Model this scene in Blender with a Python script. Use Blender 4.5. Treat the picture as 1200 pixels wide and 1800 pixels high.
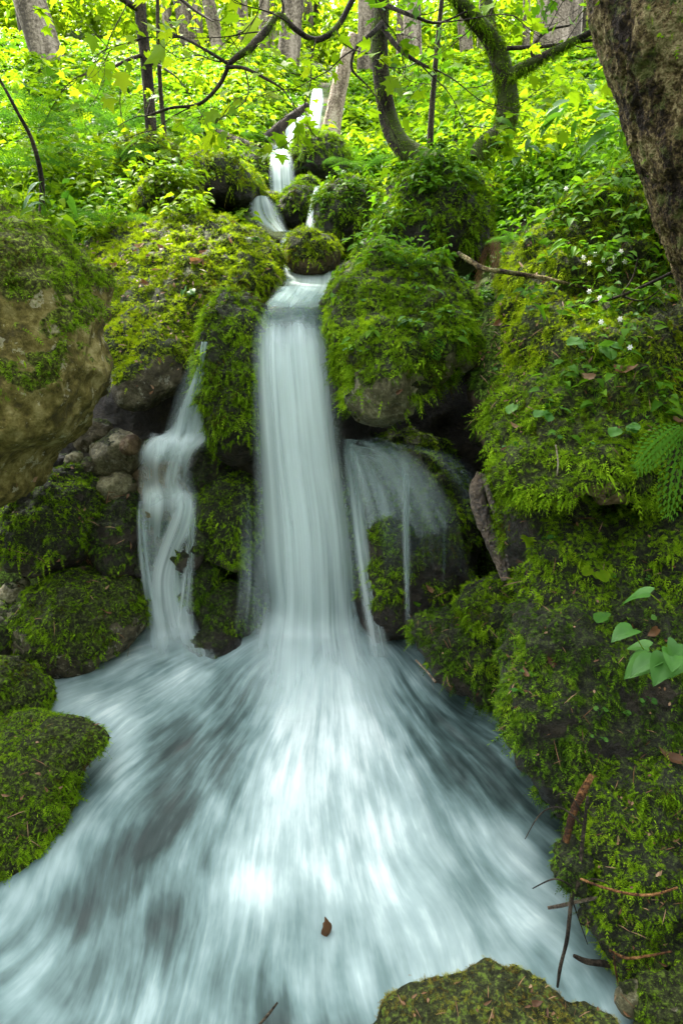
import bpy, math, random
import numpy as np
from mathutils import Vector
from mathutils.bvhtree import BVHTree

scene = bpy.context.scene
for o in list(bpy.data.objects):
    bpy.data.objects.remove(o)
COL = scene.collection

# ------------------------------------------------------------------ camera
H = 1.4
PITCH = math.atan(0.30)
CP, SP = math.cos(PITCH), math.sin(PITCH)
cam_d = bpy.data.cameras.new('camera')
cam = bpy.data.objects.new('camera', cam_d)
COL.objects.link(cam)
cam_d.sensor_fit = 'VERTICAL'
cam_d.sensor_height = 36
cam_d.lens = 24
cam_d.clip_start = 0.05
cam_d.clip_end = 400
cam.location = (0, 0, H)
cam.rotation_euler = (math.pi / 2 - PITCH, 0, 0)
scene.camera = cam

# ------------------------------------------------------------------ world, sun, exposure
SUN_DIR = np.array([-0.30, 0.50, 0.81])
SUN_DIR /= np.linalg.norm(SUN_DIR)
elev = math.asin(SUN_DIR[2])
azim = math.atan2(SUN_DIR[0], SUN_DIR[1])          # from +Y towards +X
world = bpy.data.worlds.new('World')
scene.world = world
world.use_nodes = True
nt = world.node_tree
bg = nt.nodes['Background']
sky = nt.nodes.new('ShaderNodeTexSky')
sky.sky_type = 'NISHITA'
sky.sun_disc = False
sky.sun_elevation = elev
sky.sun_rotation = azim
sky.air_density = 1.0
sky.dust_density = 2.5
sky.ozone_density = 1.0
hs = nt.nodes.new('ShaderNodeHueSaturation'); hs.inputs['Saturation'].default_value = .22     # hazy, whitish summer sky
nt.links.new(sky.outputs[0], hs.inputs['Color'])
nt.links.new(hs.outputs[0], bg.inputs[0])
bg.inputs[1].default_value = 0.15
sun_d = bpy.data.lights.new('sun', 'SUN')
sun = bpy.data.objects.new('sun', sun_d)
COL.objects.link(sun)
sun_d.energy = 2.75
sun_d.angle = math.radians(0.9)
sun_d.color = (1.0, 0.93, 0.80)
sun.rotation_euler = Vector(SUN_DIR).to_track_quat('Z', 'Y').to_euler()
sun.location = (-6, 10, 20)
scene.view_settings.view_transform = 'Standard'
scene.view_settings.look = 'None'
scene.view_settings.gamma = 1
scene.view_settings.exposure = 3.4
scene.render.engine = 'CYCLES'
cy = scene.cycles
cy.max_bounces = 7
cy.diffuse_bounces = 4
cy.glossy_bounces = 2
cy.transmission_bounces = 4
cy.transparent_max_bounces = 16
cy.caustics_reflective = False
cy.caustics_refractive = False
cy.use_denoising = True
cy.use_adaptive_sampling = False
cy.sample_clamp_indirect = 6

# ------------------------------------------------------------------ numeric helpers
def P(u, v, Y):
    """world point seen at source pixel (u, v), at world depth Y"""
    x = (u - 600) / 1200.0
    yu = (900 - v) / 1200.0
    dy = CP + SP * yu
    t = Y / dy
    return np.array([x * t, Y, H + (-SP + CP * yu) * t])

def px(Y, n, v=700):
    """length in metres of n source pixels at depth Y"""
    yu = (900 - v) / 1200.0
    return n / 1200.0 * Y / (CP + SP * yu)

def project(p):
    X, Y, Z = p[..., 0], p[..., 1], p[..., 2] - H
    f = np.maximum(Y * CP - Z * SP, 1e-3)
    up = Y * SP + Z * CP
    return 600 + 1200 * X / f, 900 - 1200 * up / f

def norm(a):
    return a / np.maximum(np.linalg.norm(a, axis=-1, keepdims=True), 1e-9)

def sstep(a, b, x):
    t = np.clip((x - a) / (b - a), 0, 1)
    return t * t * (3 - 2 * t)

def _hash(i, j, k, seed):
    h = (i.astype(np.int64) * 374761393 + j.astype(np.int64) * 668265263
         + k.astype(np.int64) * 2147483647 + seed * 1274126177) & 0xffffffff
    h = ((h ^ (h >> 13)) * 1274126177) & 0xffffffff
    h = ((h ^ (h >> 16)) * 2246822519) & 0xffffffff
    return (h ^ (h >> 15)) & 0xffffffff

def noise3(p, seed=0):
    """gradient noise, about -1..1"""
    p = np.asarray(p, float)
    i = np.floor(p)
    f = p - i
    w = f * f * f * (f * (f * 6 - 15) + 10)
    out = 0
    for a in (0, 1):
        for b in (0, 1):
            for c in (0, 1):
                h = _hash(i[..., 0] + a, i[..., 1] + b, i[..., 2] + c, seed)
                gx = (h & 1023) / 511.5 - 1
                gy = ((h >> 10) & 1023) / 511.5 - 1
                gz = ((h >> 20) & 1023) / 511.5 - 1
                d = gx * (f[..., 0] - a) + gy * (f[..., 1] - b) + gz * (f[..., 2] - c)
                out = out + d * (w[..., 0] if a else 1 - w[..., 0]) * (w[..., 1] if b else 1 - w[..., 1]) * (w[..., 2] if c else 1 - w[..., 2])
    return out * 1.4

def fbm(p, oct=4, seed=0, gain=0.5, ridged=False):
    p = np.asarray(p, float)
    o, a, tot = 0, 1.0, 0
    for k in range(oct):
        n = noise3(p * 2.03 ** k + 17.3 * k, seed + k * 7)
        o = o + a * ((1 - 2 * np.abs(n)) if ridged else n)
        tot += a
        a *= gain
    return o / tot

# ------------------------------------------------------------------ mesh helpers
def mk(name, V, faces, mat, origin=(0, 0, 0), parent=None, attrs=None, uv=None, smooth=True):
    """V (n,3) in world space; faces: list of int arrays (m,k); attrs: name -> per-vertex float"""
    V = np.asarray(V, float) - np.asarray(origin, float)
    me = bpy.data.meshes.new(name)
    me.vertices.add(len(V))
    me.vertices.foreach_set('co', V.astype(np.float32).ravel())
    faces = [np.asarray(f) for f in faces if len(f)]
    tot = np.concatenate([np.full(len(f), f.shape[1], np.int32) for f in faces])
    li = np.concatenate([f.ravel() for f in faces]).astype(np.int32)
    me.loops.add(len(li))
    me.polygons.add(len(tot))
    st = np.concatenate([[0], np.cumsum(tot)[:-1]]).astype(np.int32)
    me.polygons.foreach_set('loop_start', st)
    me.loops.foreach_set('vertex_index', li)
    if smooth:
        me.polygons.foreach_set('use_smooth', np.ones(len(tot), bool))
    if uv is not None:
        L = me.uv_layers.new(name='flow')
        L.data.foreach_set('uv', np.asarray(uv, np.float32)[li].ravel())
    me.update(calc_edges=True)
    for k, a in (attrs or {}).items():
        A = me.attributes.new(k, 'FLOAT', 'POINT')
        A.data.foreach_set('value', np.asarray(a, np.float32))
    if mat is not None:
        me.materials.append(mat)
    o = bpy.data.objects.new(name, me)
    COL.objects.link(o)
    if parent is not None:
        o.parent = parent
    else:
        o.location = tuple(origin)
    return o

def tag(o, label, cat=None, group=None, kind=None):
    if label: o['label'] = label
    if cat: o['category'] = cat
    if group: o['group'] = group
    if kind: o['kind'] = kind
    return o

def empty(name, loc, label, cat, group=None):
    o = bpy.data.objects.new(name, None)
    COL.objects.link(o)
    o.location = tuple(loc)
    o.empty_display_size = 0.1
    return tag(o, label, cat, group)

BVH_V, BVH_F, BVH_N = [], [], [0]
def to_bvh(V, F):
    BVH_V.append(np.asarray(V)); BVH_F.append(np.asarray(F) + BVH_N[0]); BVH_N[0] += len(V)

def vnormals(V, F):
    n = np.cross(V[F[:, 1]] - V[F[:, 0]], V[F[:, 2]] - V[F[:, 0]])
    out = np.zeros_like(V)
    for k in range(3):
        np.add.at(out, F[:, k], n)
    return norm(out)

# templates: verts (t along, s across, h lift) and faces
def T_blade():
    return (np.array([[0, -.22, 0], [0, .22, 0], [.55, .5, .05], [.55, -.5, .05], [1, 0, 0]]),
            [np.array([[0, 1, 2, 3]]), np.array([[3, 2, 4]])])

def T_feather(n=5):
    V, F3 = [[0, -.04, 0], [0, .04, 0], [1, 0, 0]], [[0, 1, 2]]
    for k in range(n):
        t = .08 + .78 * k / (n - 1)
        w = .5 * math.sin(math.pi * (0.25 + .68 * (k + .5) / n))
        for s in (-1, 1):
            b = len(V)
            V += [[t, 0, 0], [t + .10, 0, .0], [t + .20, s * w, -.05]]
            F3.append([b, b + 1, b + 2] if s > 0 else [b + 1, b, b + 2])
    return np.array(V), [np.array(F3)]

def T_leaf(wide=.5):
    V = [[0, 0, 0], [.28, -wide, .10], [.3, 0, 0], [.28, wide, .10], [.66, -wide * .72, .07], [.68, 0, -.02], [.66, wide * .72, .07], [1, 0, -.12]]
    return np.array(V), [np.array([[0, 2, 1], [0, 3, 2], [4, 5, 7], [5, 6, 7]]), np.array([[1, 2, 5, 4], [2, 3, 6, 5]])]

def T_heart(rows=9, cols=7, wide=.5):
    V, F = [], []
    for i in range(rows):
        t = i / (rows - 1)
        w = wide * (1.02 * math.sin(math.pi * min(1, .13 + .87 * t) ** .62) ** .85) * (1 if t < .99 else 0)
        for j in range(cols):
            q = 2 * j / (cols - 1) - 1
            back = -.13 * max(0, 1 - t * 3) * min(1, abs(q) * 1.6)
            V.append([t + back + .05 * abs(q) * (1 - t), w * q, .16 * abs(q) * w - .18 * t * t + .012 * math.sin(9 * t + 5 * abs(q))])
    for i in range(rows - 1):
        for j in range(cols - 1):
            a = i * cols + j
            F.append([a, a + 1, a + cols + 1, a + cols])
    return np.array(V), [np.array(F)]

def T_curl():
    V, F = T_heart(8, 5, .42)
    V = V.copy(); r = np.random.default_rng(5)
    V[:, 2] = .55 * (V[:, 0] - .5) ** 2 + .9 * V[:, 1] ** 2 + r.normal(0, .025, len(V))
    V[:, 1] += r.normal(0, .03, len(V)); V[:, 0] += r.normal(0, .015, len(V))
    return V, F

def T_palm():
    pts = [(0, 0), (.02, .28), (.22, .55), (.30, .33), (.62, .62), (.60, .26), (1, 0), (.60, -.26), (.62, -.62), (.30, -.33), (.22, -.55), (.02, -.28)]
    V = [[.3, 0, 0]] + [[a, b, .12 * abs(b) - .1 * a * a] for a, b in pts]
    n = len(pts)
    return np.array(V), [np.array([[0, 1 + (k + 1) % n, 1 + k] for k in range(n)])]

def T_round(n=18, notch=True):
    V = [[.42, 0, -.04]]
    for k in range(n):
        a = 2 * math.pi * k / n
        r = .5 * (1 + .05 * (k % 2))
        x = .5 - r * math.cos(a)
        if notch and k == 0: x = .22
        V.append([x, r * math.sin(a), .05 + .06 * math.cos(3 * a)])
    return np.array(V), [np.array([[0, 1 + (k + 1) % n, 1 + k] for k in range(n)])]

def T_fern(n=16, teeth=5):
    V, F3 = [[0, -.012, 0], [0, .012, 0], [1, 0, 0]], [[0, 1, 2]]
    for k in range(n):
        t = .12 + .86 * k / n
        Lp = .5 * math.sin(math.pi * (.16 + .80 * (k + .3) / n)) ** .8
        sp = .86 / n
        for s in (-1, 1):
            d = np.array([.28, s, -.05]); d /= np.linalg.norm(d)
            ax = np.array([t, 0, 0])
            for j in range(teeth):
                q = (j + .1) / teeth
                wv = sp * .62 * (1 - q * .8)
                a = ax + d * Lp * q
                a2 = ax + d * Lp * (q + .9 / teeth)
                for e in (-1, 1):
                    b = len(V)
                    tip = a + d * Lp * .55 / teeth + np.array([e * wv, 0, 0])
                    V += [list(a), list(a2), list(tip)]
                    F3.append([b, b + 1, b + 2] if e * s < 0 else [b + 1, b, b + 2])
    return np.array(V), [np.array(F3)]

def stamp(T, Pt, D, S, L, W, droop=0.0):
    """bake template T at points; returns V, faces"""
    tv, tf = T
    N = len(Pt)
    Lc = np.broadcast_to(np.asarray(L, float), (N,))[:, None, None]
    Wc = np.broadcast_to(np.asarray(W, float), (N,))[:, None, None]
    Dr = np.broadcast_to(np.asarray(droop, float), (N,))[:, None]
    S = norm(S - D * np.sum(S * D, -1, keepdims=True))
    Nn = np.cross(D, S)
    V = (Pt[:, None, :] + D[:, None, :] * Lc * tv[None, :, 0:1] + S[:, None, :] * Wc * tv[None, :, 1:2]
         + Nn[:, None, :] * Lc * tv[None, :, 2:3])
    V[..., 2] -= Lc[..., 0] * Dr * tv[None, :, 0] ** 2
    k = len(tv)
    F = [(f[None] + (np.arange(N) * k)[:, None, None]).reshape(-1, f.shape[1]) for f in tf]
    return V.reshape(-1, 3), F, k

def merge(parts):
    """parts: list of (V, F, rnd)"""
    V = np.concatenate([p[0] for p in parts]); out = {}
    off = 0
    for p in parts:
        for f in p[1]:
            out.setdefault(f.shape[1], []).append(f + off)
        off += len(p[0])
    R = np.concatenate([p[2] for p in parts])
    return V, [np.concatenate(v) for v in out.values()], R

def tube(pts, rad, ns=10, rough=0.0, seed=0, freq=6, sub=6, cap=True):
    pts = np.asarray(pts, float); rad = np.asarray(rad, float)
    n = len(pts)
    if n > 2:                                        # Catmull-Rom
        t = np.linspace(0, n - 1, (n - 1) * sub + 1)
        i = np.minimum(np.floor(t).astype(int), n - 2); f = (t - i)[:, None]
        g = lambda k: pts[np.clip(k, 0, n - 1)]
        p0, p1, p2, p3 = g(i - 1), g(i), g(i + 1), g(i + 2)
        C = .5 * (2 * p1 + (p2 - p0) * f + (2 * p0 - 5 * p1 + 4 * p2 - p3) * f ** 2 + (3 * p1 - p0 - 3 * p2 + p3) * f ** 3)
        R = np.interp(t, np.arange(n), rad)
    else:
        t = np.linspace(0, 1, sub + 1)
        C = pts[0] + (pts[1] - pts[0]) * t[:, None]; R = rad[0] + (rad[1] - rad[0]) * t
    T = norm(np.gradient(C, axis=0))
    ref = np.array([0.31, 0.9, 0.2]) if abs(T[0][1]) < .85 else np.array([1., 0, 0])
    A = norm(np.cross(T, ref)); B = np.cross(T, A)
    a = np.linspace(0, 2 * np.pi, ns, endpoint=False)
    dirs = A[:, None] * np.cos(a)[None, :, None] + B[:, None] * np.sin(a)[None, :, None]
    V = C[:, None] + dirs * R[:, None, None]
    if rough:
        d = fbm(V * freq, 3, seed)
        V = V + dirs * (d * rough * R[:, None])[..., None]
    m = len(C)
    i0 = (np.arange(m - 1)[:, None] * ns + np.arange(ns)).ravel()
    j = np.arange(ns); jn = (j + 1) % ns
    F = np.stack([(np.arange(m - 1)[:, None] * ns + j).ravel(), (np.arange(m - 1)[:, None] * ns + jn).ravel(),
                  ((np.arange(m - 1)[:, None] + 1) * ns + jn).ravel(), ((np.arange(m - 1)[:, None] + 1) * ns + j).ravel()], 1)
    V = V.reshape(-1, 3)
    F3 = []
    if cap:
        b = len(V)
        V = np.vstack([V, C[0] , C[-1]])
        F3 = [[b, jn[k], j[k]] for k in range(ns)] + [[b + 1, (m - 1) * ns + j[k], (m - 1) * ns + jn[k]] for k in range(ns)]
    return V, [F] + ([np.array(F3)] if F3 else [])

def tris(F):
    out = []
    for f in F:
        if f.shape[1] == 3: out.append(f)
        else: out += [f[:, [0, 1, 2]], f[:, [0, 2, 3]]]
    return np.concatenate(out)

# ------------------------------------------------------------------ materials
def new_mat(name):
    m = bpy.data.materials.new(name)
    m.use_nodes = True
    t = m.node_tree
    t.nodes.clear()
    out = t.nodes.new('ShaderNodeOutputMaterial')
    return m, t, out

class NB:
    def __init__(s, t): s.t = t
    def n(s, typ, **kw):
        x = s.t.nodes.new('ShaderNode' + typ)
        for k, v in kw.items(): setattr(x, k, v)
        return x
    def l(s, a, b): s.t.links.new(a, b)
    def noise(s, vec, scale, detail=4, rough=.55):
        x = s.n('TexNoise'); x.inputs['Scale'].default_value = scale; x.inputs['Detail'].default_value = detail; x.inputs['Roughness'].default_value = rough
        s.l(vec, x.inputs['Vector']); return x.outputs['Fac']
    def spread(s, f, k=2.0):
        return s.math('ADD', s.math('MULTIPLY', s.math('SUBTRACT', f, .5), k), .5, True)
    def ramp(s, fac, stops):
        r = s.n('ValToRGB'); e = r.color_ramp.elements
        while len(e) > 1: e.remove(e[-1])
        e[0].position = stops[0][0]; e[0].color = (*stops[0][1], 1)
        for p, c in stops[1:]:
            q = e.new(p); q.color = (*c, 1)
        s.l(fac, r.inputs['Fac']); return r.outputs['Color']
    def math(s, op, a, b=None, clamp=False):
        x = s.n('Math', operation=op, use_clamp=clamp)
        for k, q in enumerate((a, b)):
            if q is None: continue
            if isinstance(q, (int, float)): x.inputs[k].default_value = q
            else: s.l(q, x.inputs[k])
        return x.outputs[0]
    def mix(s, fac, a, b):
        x = s.n('MixRGB')
        for k, q in enumerate((fac, a, b)):
            if isinstance(q, (int, float)): x.inputs[k].default_value = q
            elif isinstance(q, tuple): x.inputs[k].default_value = (*q, 1)
            else: s.l(q, x.inputs[k])
        return x.outputs[0]
    def attr(s, name):
        x = s.n('Attribute'); x.attribute_name = name; return x.outputs['Fac']
    def bump(s, h, strength=.5, dist=.02):
        x = s.n('Bump'); x.inputs['Strength'].default_value = strength; x.inputs['Distance'].default_value = dist
        s.l(h, x.inputs['Height']); return x.outputs[0]

def leafy(name, stops, trans=.4, rough=.5, spec=.12, patch=3.0, patch_amt=.45, trans_tint=(1.3, 1.25, .5)):
    m, t, out = new_mat(name); b = NB(t)
    pos = b.n('NewGeometry').outputs['Position']
    f = b.math('ADD', b.math('MULTIPLY', b.attr('rnd'), 1 - patch_amt), b.math('MULTIPLY', b.math('SUBTRACT', b.math('MULTIPLY', b.noise(pos, patch, 3), 2.2), .6), patch_amt))
    c = b.ramp(f, stops)
    p = b.n('BsdfPrincipled'); b.l(c, p.inputs['Base Color']); p.inputs['Roughness'].default_value = rough
    p.inputs['Specular IOR Level'].default_value = spec
    tr = b.n('BsdfTranslucent')
    mul = b.n('MixRGB', blend_type='MULTIPLY'); mul.inputs[0].default_value = 1; b.l(c, mul.inputs[1]); mul.inputs[2].default_value = (*trans_tint, 1)
    b.l(mul.outputs[0], tr.inputs['Color'])
    mx = b.n('MixShader'); mx.inputs[0].default_value = trans
    b.l(p.outputs[0], mx.inputs[1]); b.l(tr.outputs[0], mx.inputs[2]); b.l(mx.outputs[0], out.inputs['Surface'])
    return m

M = {}
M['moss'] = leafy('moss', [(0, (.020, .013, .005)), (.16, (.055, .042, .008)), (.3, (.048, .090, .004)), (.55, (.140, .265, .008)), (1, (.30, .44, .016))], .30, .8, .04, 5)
M['moss_sunlit'] = leafy('moss_sunlit', [(0, (.035, .024, .006)), (.16, (.11, .085, .012)), (.3, (.095, .150, .005)), (.55, (.205, .310, .008)), (1, (.39, .47, .015))], .35, .8, .04, 4)  # lighter, yellower copy of the moss: sunlight put into the colour
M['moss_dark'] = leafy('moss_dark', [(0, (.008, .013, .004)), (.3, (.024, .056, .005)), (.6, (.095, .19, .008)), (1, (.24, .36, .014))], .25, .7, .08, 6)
M['moss_brown'] = leafy('moss_brown', [(0, (.025, .013, .005)), (.3, (.085, .048, .012)), (.5, (.13, .115, .018)), (.75, (.20, .22, .026)), (1, (.30, .32, .04))], .25, .8, .1, 14, .6)
M['leaf'] = leafy('leaf', [(0, (.022, .070, .006)), (.5, (.058, .15, .009)), (1, (.13, .24, .015))], .5, .45, .04, 1.2)
M['leaf_yellow'] = leafy('leaf_yellow', [(0, (.045, .11, .006)), (.5, (.115, .21, .008)), (1, (.23, .31, .015))], .55, .45, .02, 1.0)
M['leaf_cool'] = leafy('leaf_cool', [(0, (.018, .07, .009)), (.5, (.042, .13, .016)), (1, (.085, .20, .026))], .4, .5, .2, 2)
M['leaf_glow'] = leafy('leaf_glow', [(0, (.050, .12, .006)), (.5, (.125, .22, .008)), (1, (.25, .33, .015))], .6, .6, .1, .6)
M['fern'] = leafy('fern', [(0, (.028, .09, .010)), (.5, (.055, .15, .014)), (1, (.10, .21, .022))], .45, .5, .0, 2)
M['petal'] = leafy('petal', [(0, (.75, .75, .7)), (1, (.82, .82, .8))], .3, .6, .2, 2, .3, (1, 1, 1))
M['dead_leaf'] = leafy('dead_leaf', [(0, (.05, .022, .009)), (.5, (.14, .070, .030)), (1, (.34, .22, .13))], .25, .6, .25, 9, .35, (1.1, .9, .7))
M['dead_fern'] = leafy('dead_fern', [(0, (.07, .03, .012)), (.5, (.14, .07, .03)), (1, (.24, .14, .06))], .25, .7, .15, 9, .35, (1.1, .9, .7))
M['lichen'] = leafy('lichen', [(0, (.28, .30, .24)), (1, (.48, .50, .42))], .2, .8, .1, 20, .4, (1, 1, 1))

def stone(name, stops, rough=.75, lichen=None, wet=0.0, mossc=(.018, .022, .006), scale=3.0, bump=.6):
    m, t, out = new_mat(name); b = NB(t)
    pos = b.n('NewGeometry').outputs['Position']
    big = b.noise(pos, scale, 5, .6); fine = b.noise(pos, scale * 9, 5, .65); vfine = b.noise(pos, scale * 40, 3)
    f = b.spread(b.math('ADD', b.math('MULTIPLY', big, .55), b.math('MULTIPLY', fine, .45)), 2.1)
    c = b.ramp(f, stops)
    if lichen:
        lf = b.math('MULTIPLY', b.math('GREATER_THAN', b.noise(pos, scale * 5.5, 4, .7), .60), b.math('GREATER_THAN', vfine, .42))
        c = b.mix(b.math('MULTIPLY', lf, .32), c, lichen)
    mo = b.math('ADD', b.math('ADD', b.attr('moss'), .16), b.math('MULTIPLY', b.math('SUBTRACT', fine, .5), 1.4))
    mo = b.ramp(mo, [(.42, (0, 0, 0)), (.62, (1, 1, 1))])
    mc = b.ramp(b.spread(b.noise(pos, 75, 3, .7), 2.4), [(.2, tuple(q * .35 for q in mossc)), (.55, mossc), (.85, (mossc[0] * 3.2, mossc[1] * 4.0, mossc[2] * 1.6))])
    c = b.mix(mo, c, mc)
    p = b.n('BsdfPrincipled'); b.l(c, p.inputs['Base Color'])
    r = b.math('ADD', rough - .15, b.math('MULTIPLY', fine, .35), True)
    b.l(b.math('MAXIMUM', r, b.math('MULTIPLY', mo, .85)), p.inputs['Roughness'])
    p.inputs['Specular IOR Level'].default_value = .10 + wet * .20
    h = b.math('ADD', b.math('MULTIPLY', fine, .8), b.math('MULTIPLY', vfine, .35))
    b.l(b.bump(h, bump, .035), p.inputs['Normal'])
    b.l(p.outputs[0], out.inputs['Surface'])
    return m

M['stone_tan'] = stone('stone_tan', [(.25, (.035, .030, .016)), (.42, (.060, .049, .014)), (.55, (.135, .110, .030)), (.75, (.27, .23, .095))], .8, (.50, .48, .34), 0, (.045, .05, .010), 2.6)
M['stone_grey'] = stone('stone_grey', [(.25, (.016, .014, .008)), (.5, (.058, .050, .028)), (.75, (.17, .15, .095))], .65, (.36, .36, .28), .3, scale=4)
M['stone_pale'] = stone('stone_pale', [(.25, (.032, .029, .014)), (.5, (.10, .092, .046)), (.75, (.24, .225, .125))], .5, (.34, .34, .26), .5, scale=9)
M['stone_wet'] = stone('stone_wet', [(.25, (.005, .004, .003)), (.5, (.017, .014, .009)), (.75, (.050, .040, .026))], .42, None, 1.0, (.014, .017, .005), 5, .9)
M['stone_brown'] = stone('stone_brown', [(.25, (.03, .02, .012)), (.5, (.095, .065, .035)), (.75, (.22, .16, .09))], .7, (.35, .30, .2), .2, (.02, .024, .007), 4)
M['soil'] = stone('soil', [(.25, (.012, .009, .006)), (.5, (.035, .026, .016)), (.75, (.08, .06, .038))], .85, None, 0, (.03, .045, .009), 3)

def bark(name, stops, scale=7, stretch=.25, bump=1.0, lich=None):
    m, t, out = new_mat(name); b = NB(t)
    pos = b.n('NewGeometry').outputs['Position']
    mp = b.n('Mapping'); mp.inputs['Scale'].default_value = (1, 1, stretch); b.l(pos, mp.inputs['Vector'])
    v = mp.outputs[0]
    n1 = b.noise(v, scale, 5, .65); n2 = b.noise(pos, scale * 6, 4, .6)
    f = b.spread(b.math('ADD', b.math('MULTIPLY', n1, .6), b.math('MULTIPLY', n2, .4)), 2.6)
    c = b.ramp(f, stops)
    if lich:
        lf = b.ramp(b.noise(pos, scale * 1.1, 6, .7), [(.54, (0, 0, 0)), (.62, (1, 1, 1))])
        c = b.mix(b.math('MULTIPLY', lf, .75), c, lich)
    mo = b.ramp(b.math('ADD', b.attr('moss'), b.math('MULTIPLY', b.math('SUBTRACT', n2, .5), 1.2)), [(.45, (0, 0, 0)), (.6, (1, 1, 1))])
    c = b.mix(mo, c, (.045, .06, .012))
    p = b.n('BsdfPrincipled'); b.l(c, p.inputs['Base Color']); p.inputs['Roughness'].default_value = .85; p.inputs['Specular IOR Level'].default_value = .2
    b.l(b.bump(f, bump, .03), p.inputs['Normal'])
    b.l(p.outputs[0], out.inputs['Surface'])
    return m

M['bark'] = bark('bark', [(.3, (.016, .010, .006)), (.45, (.060, .040, .016)), (.58, (.155, .112, .045)), (.75, (.33, .27, .13))], 16, .35, 1.0, (.12, .14, .035))
M['bark_grey'] = bark('bark_grey', [(.3, (.040, .032, .022)), (.5, (.12, .098, .070)), (.75, (.25, .21, .16))], 5, .15, .8)
M['bark_dark'] = bark('bark_dark', [(.3, (.008, .006, .004)), (.5, (.026, .020, .013)), (.75, (.070, .054, .036))], 20, .3, .6)
M['wood_pale'] = bark('wood_pale', [(.3, (.10, .075, .05)), (.5, (.26, .20, .14)), (.75, (.45, .38, .28))], 10, .12, .8)
M['wood_wet'] = bark('wood_wet', [(.3, (.02, .014, .010)), (.5, (.10, .07, .045)), (.75, (.24, .18, .12))], 14, .15, 1.0)
M['wood_orange'] = bark('wood_orange', [(.3, (.03, .013, .006)), (.5, (.13, .058, .018)), (.75, (.27, .14, .05))], 16, .4, .8)
for k in ('wood_wet',):
    M[k].node_tree.nodes['Principled BSDF'].inputs['Roughness'].default_value = .3
    M[k].node_tree.nodes['Principled BSDF'].inputs['Specular IOR Level'].default_value = .7

def water_fall(name, sx=26, sy=1.1, contrast=1.5, tint=(.135, .235, .23), white=(.64, .755, .745)):
    """thin sheets of aerated water: density attribute broken into streaks that follow the flow"""
    m, t, out = new_mat(name); b = NB(t)
    uv = b.n('UVMap'); uv.uv_map = 'flow'
    def st(ax, ay, det):
        mp = b.n('Mapping'); mp.inputs['Scale'].default_value = (ax, ay, 1); b.l(uv.outputs[0], mp.inputs['Vector'])
        return b.noise(mp.outputs[0], 1.0, det, .55)
    n1 = st(sx, sy * .45, 3); n2 = st(sx * .33, sy * .6, 2); n3 = st(sx * 2.6, sy * .5, 2)
    s = b.math('ADD', b.math('ADD', b.math('MULTIPLY', n1, .38), b.math('MULTIPLY', n2, .42)), b.math('MULTIPLY', n3, .20))
    s = b.math('SUBTRACT', s, .5)
    a = b.math('ADD', b.attr('dens'), b.math('MULTIPLY', b.math('MULTIPLY', s, contrast), b.math('ADD', b.attr('dens'), .12)), True)
    cf = b.math('ADD', b.math('MULTIPLY', s, 2.9), b.attr('white'), True)
    c = b.mix(cf, tint, white)
    d = b.n('BsdfDiffuse'); b.l(c, d.inputs['Color'])
    tr = b.n('BsdfTranslucent'); b.l(c, tr.inputs['Color'])
    mx = b.n('MixShader'); mx.inputs[0].default_value = .35; b.l(d.outputs[0], mx.inputs[1]); b.l(tr.outputs[0], mx.inputs[2])
    g = b.n('BsdfGlossy'); g.inputs['Roughness'].default_value = .35
    mg = b.n('MixShader'); mg.inputs[0].default_value = .04; b.l(mx.outputs[0], mg.inputs[1]); b.l(g.outputs[0], mg.inputs[2])
    tp = b.n('BsdfTransparent')
    mo = b.n('MixShader'); b.l(a, mo.inputs[0]); b.l(tp.outputs[0], mo.inputs[1]); b.l(mg.outputs[0], mo.inputs[2])
    b.l(mo.outputs[0], out.inputs['Surface'])
    return m

M['fall'] = water_fall('fall')
M['fall_fine'] = water_fall('fall_fine', 55, 1.5, 2.4)

def water_pool(name):
    m, t, out = new_mat(name); b = NB(t)
    uv = b.n('UVMap'); uv.uv_map = 'flow'
    def st(ax, ay, det):
        mp = b.n('Mapping'); mp.inputs['Scale'].default_value = (ax, ay, 1); b.l(uv.outputs[0], mp.inputs['Vector'])
        return b.noise(mp.outputs[0], 1.0, det, .55)
    n1 = st(26, 4.2, 4); n2 = st(7, 4.0, 4); n3 = st(70, 4.5, 2)
    s = b.math('SUBTRACT', b.math('ADD', b.math('ADD', b.math('MULTIPLY', n1, .44), b.math('MULTIPLY', n2, .42)), b.math('MULTIPLY', n3, .14)), .5)
    f = b.math('ADD', b.attr('foam'), b.math('MULTIPLY', s, b.math('SUBTRACT', 2.75, b.math('MULTIPLY', b.attr('foam'), 1.7))))
    f = b.math('ADD', b.math('MULTIPLY', f, .76), .24, True)
    c = b.ramp(f, [(0, (.010, .020, .018)), (.24, (.020, .034, .032)), (.43, (.046, .076, .073)), (.62, (.115, .172, .170)), (.83, (.25, .325, .322)), (1, (.50, .57, .567))])
    p = b.n('BsdfPrincipled'); b.l(c, p.inputs['Base Color'])
    b.l(b.math('ADD', b.math('MULTIPLY', f, .4), .32), p.inputs['Roughness'])
    p.inputs['Specular IOR Level'].default_value = .14
    b.l(p.outputs[0], out.inputs['Surface'])
    return m
M['pool'] = water_pool('pool')

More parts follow.
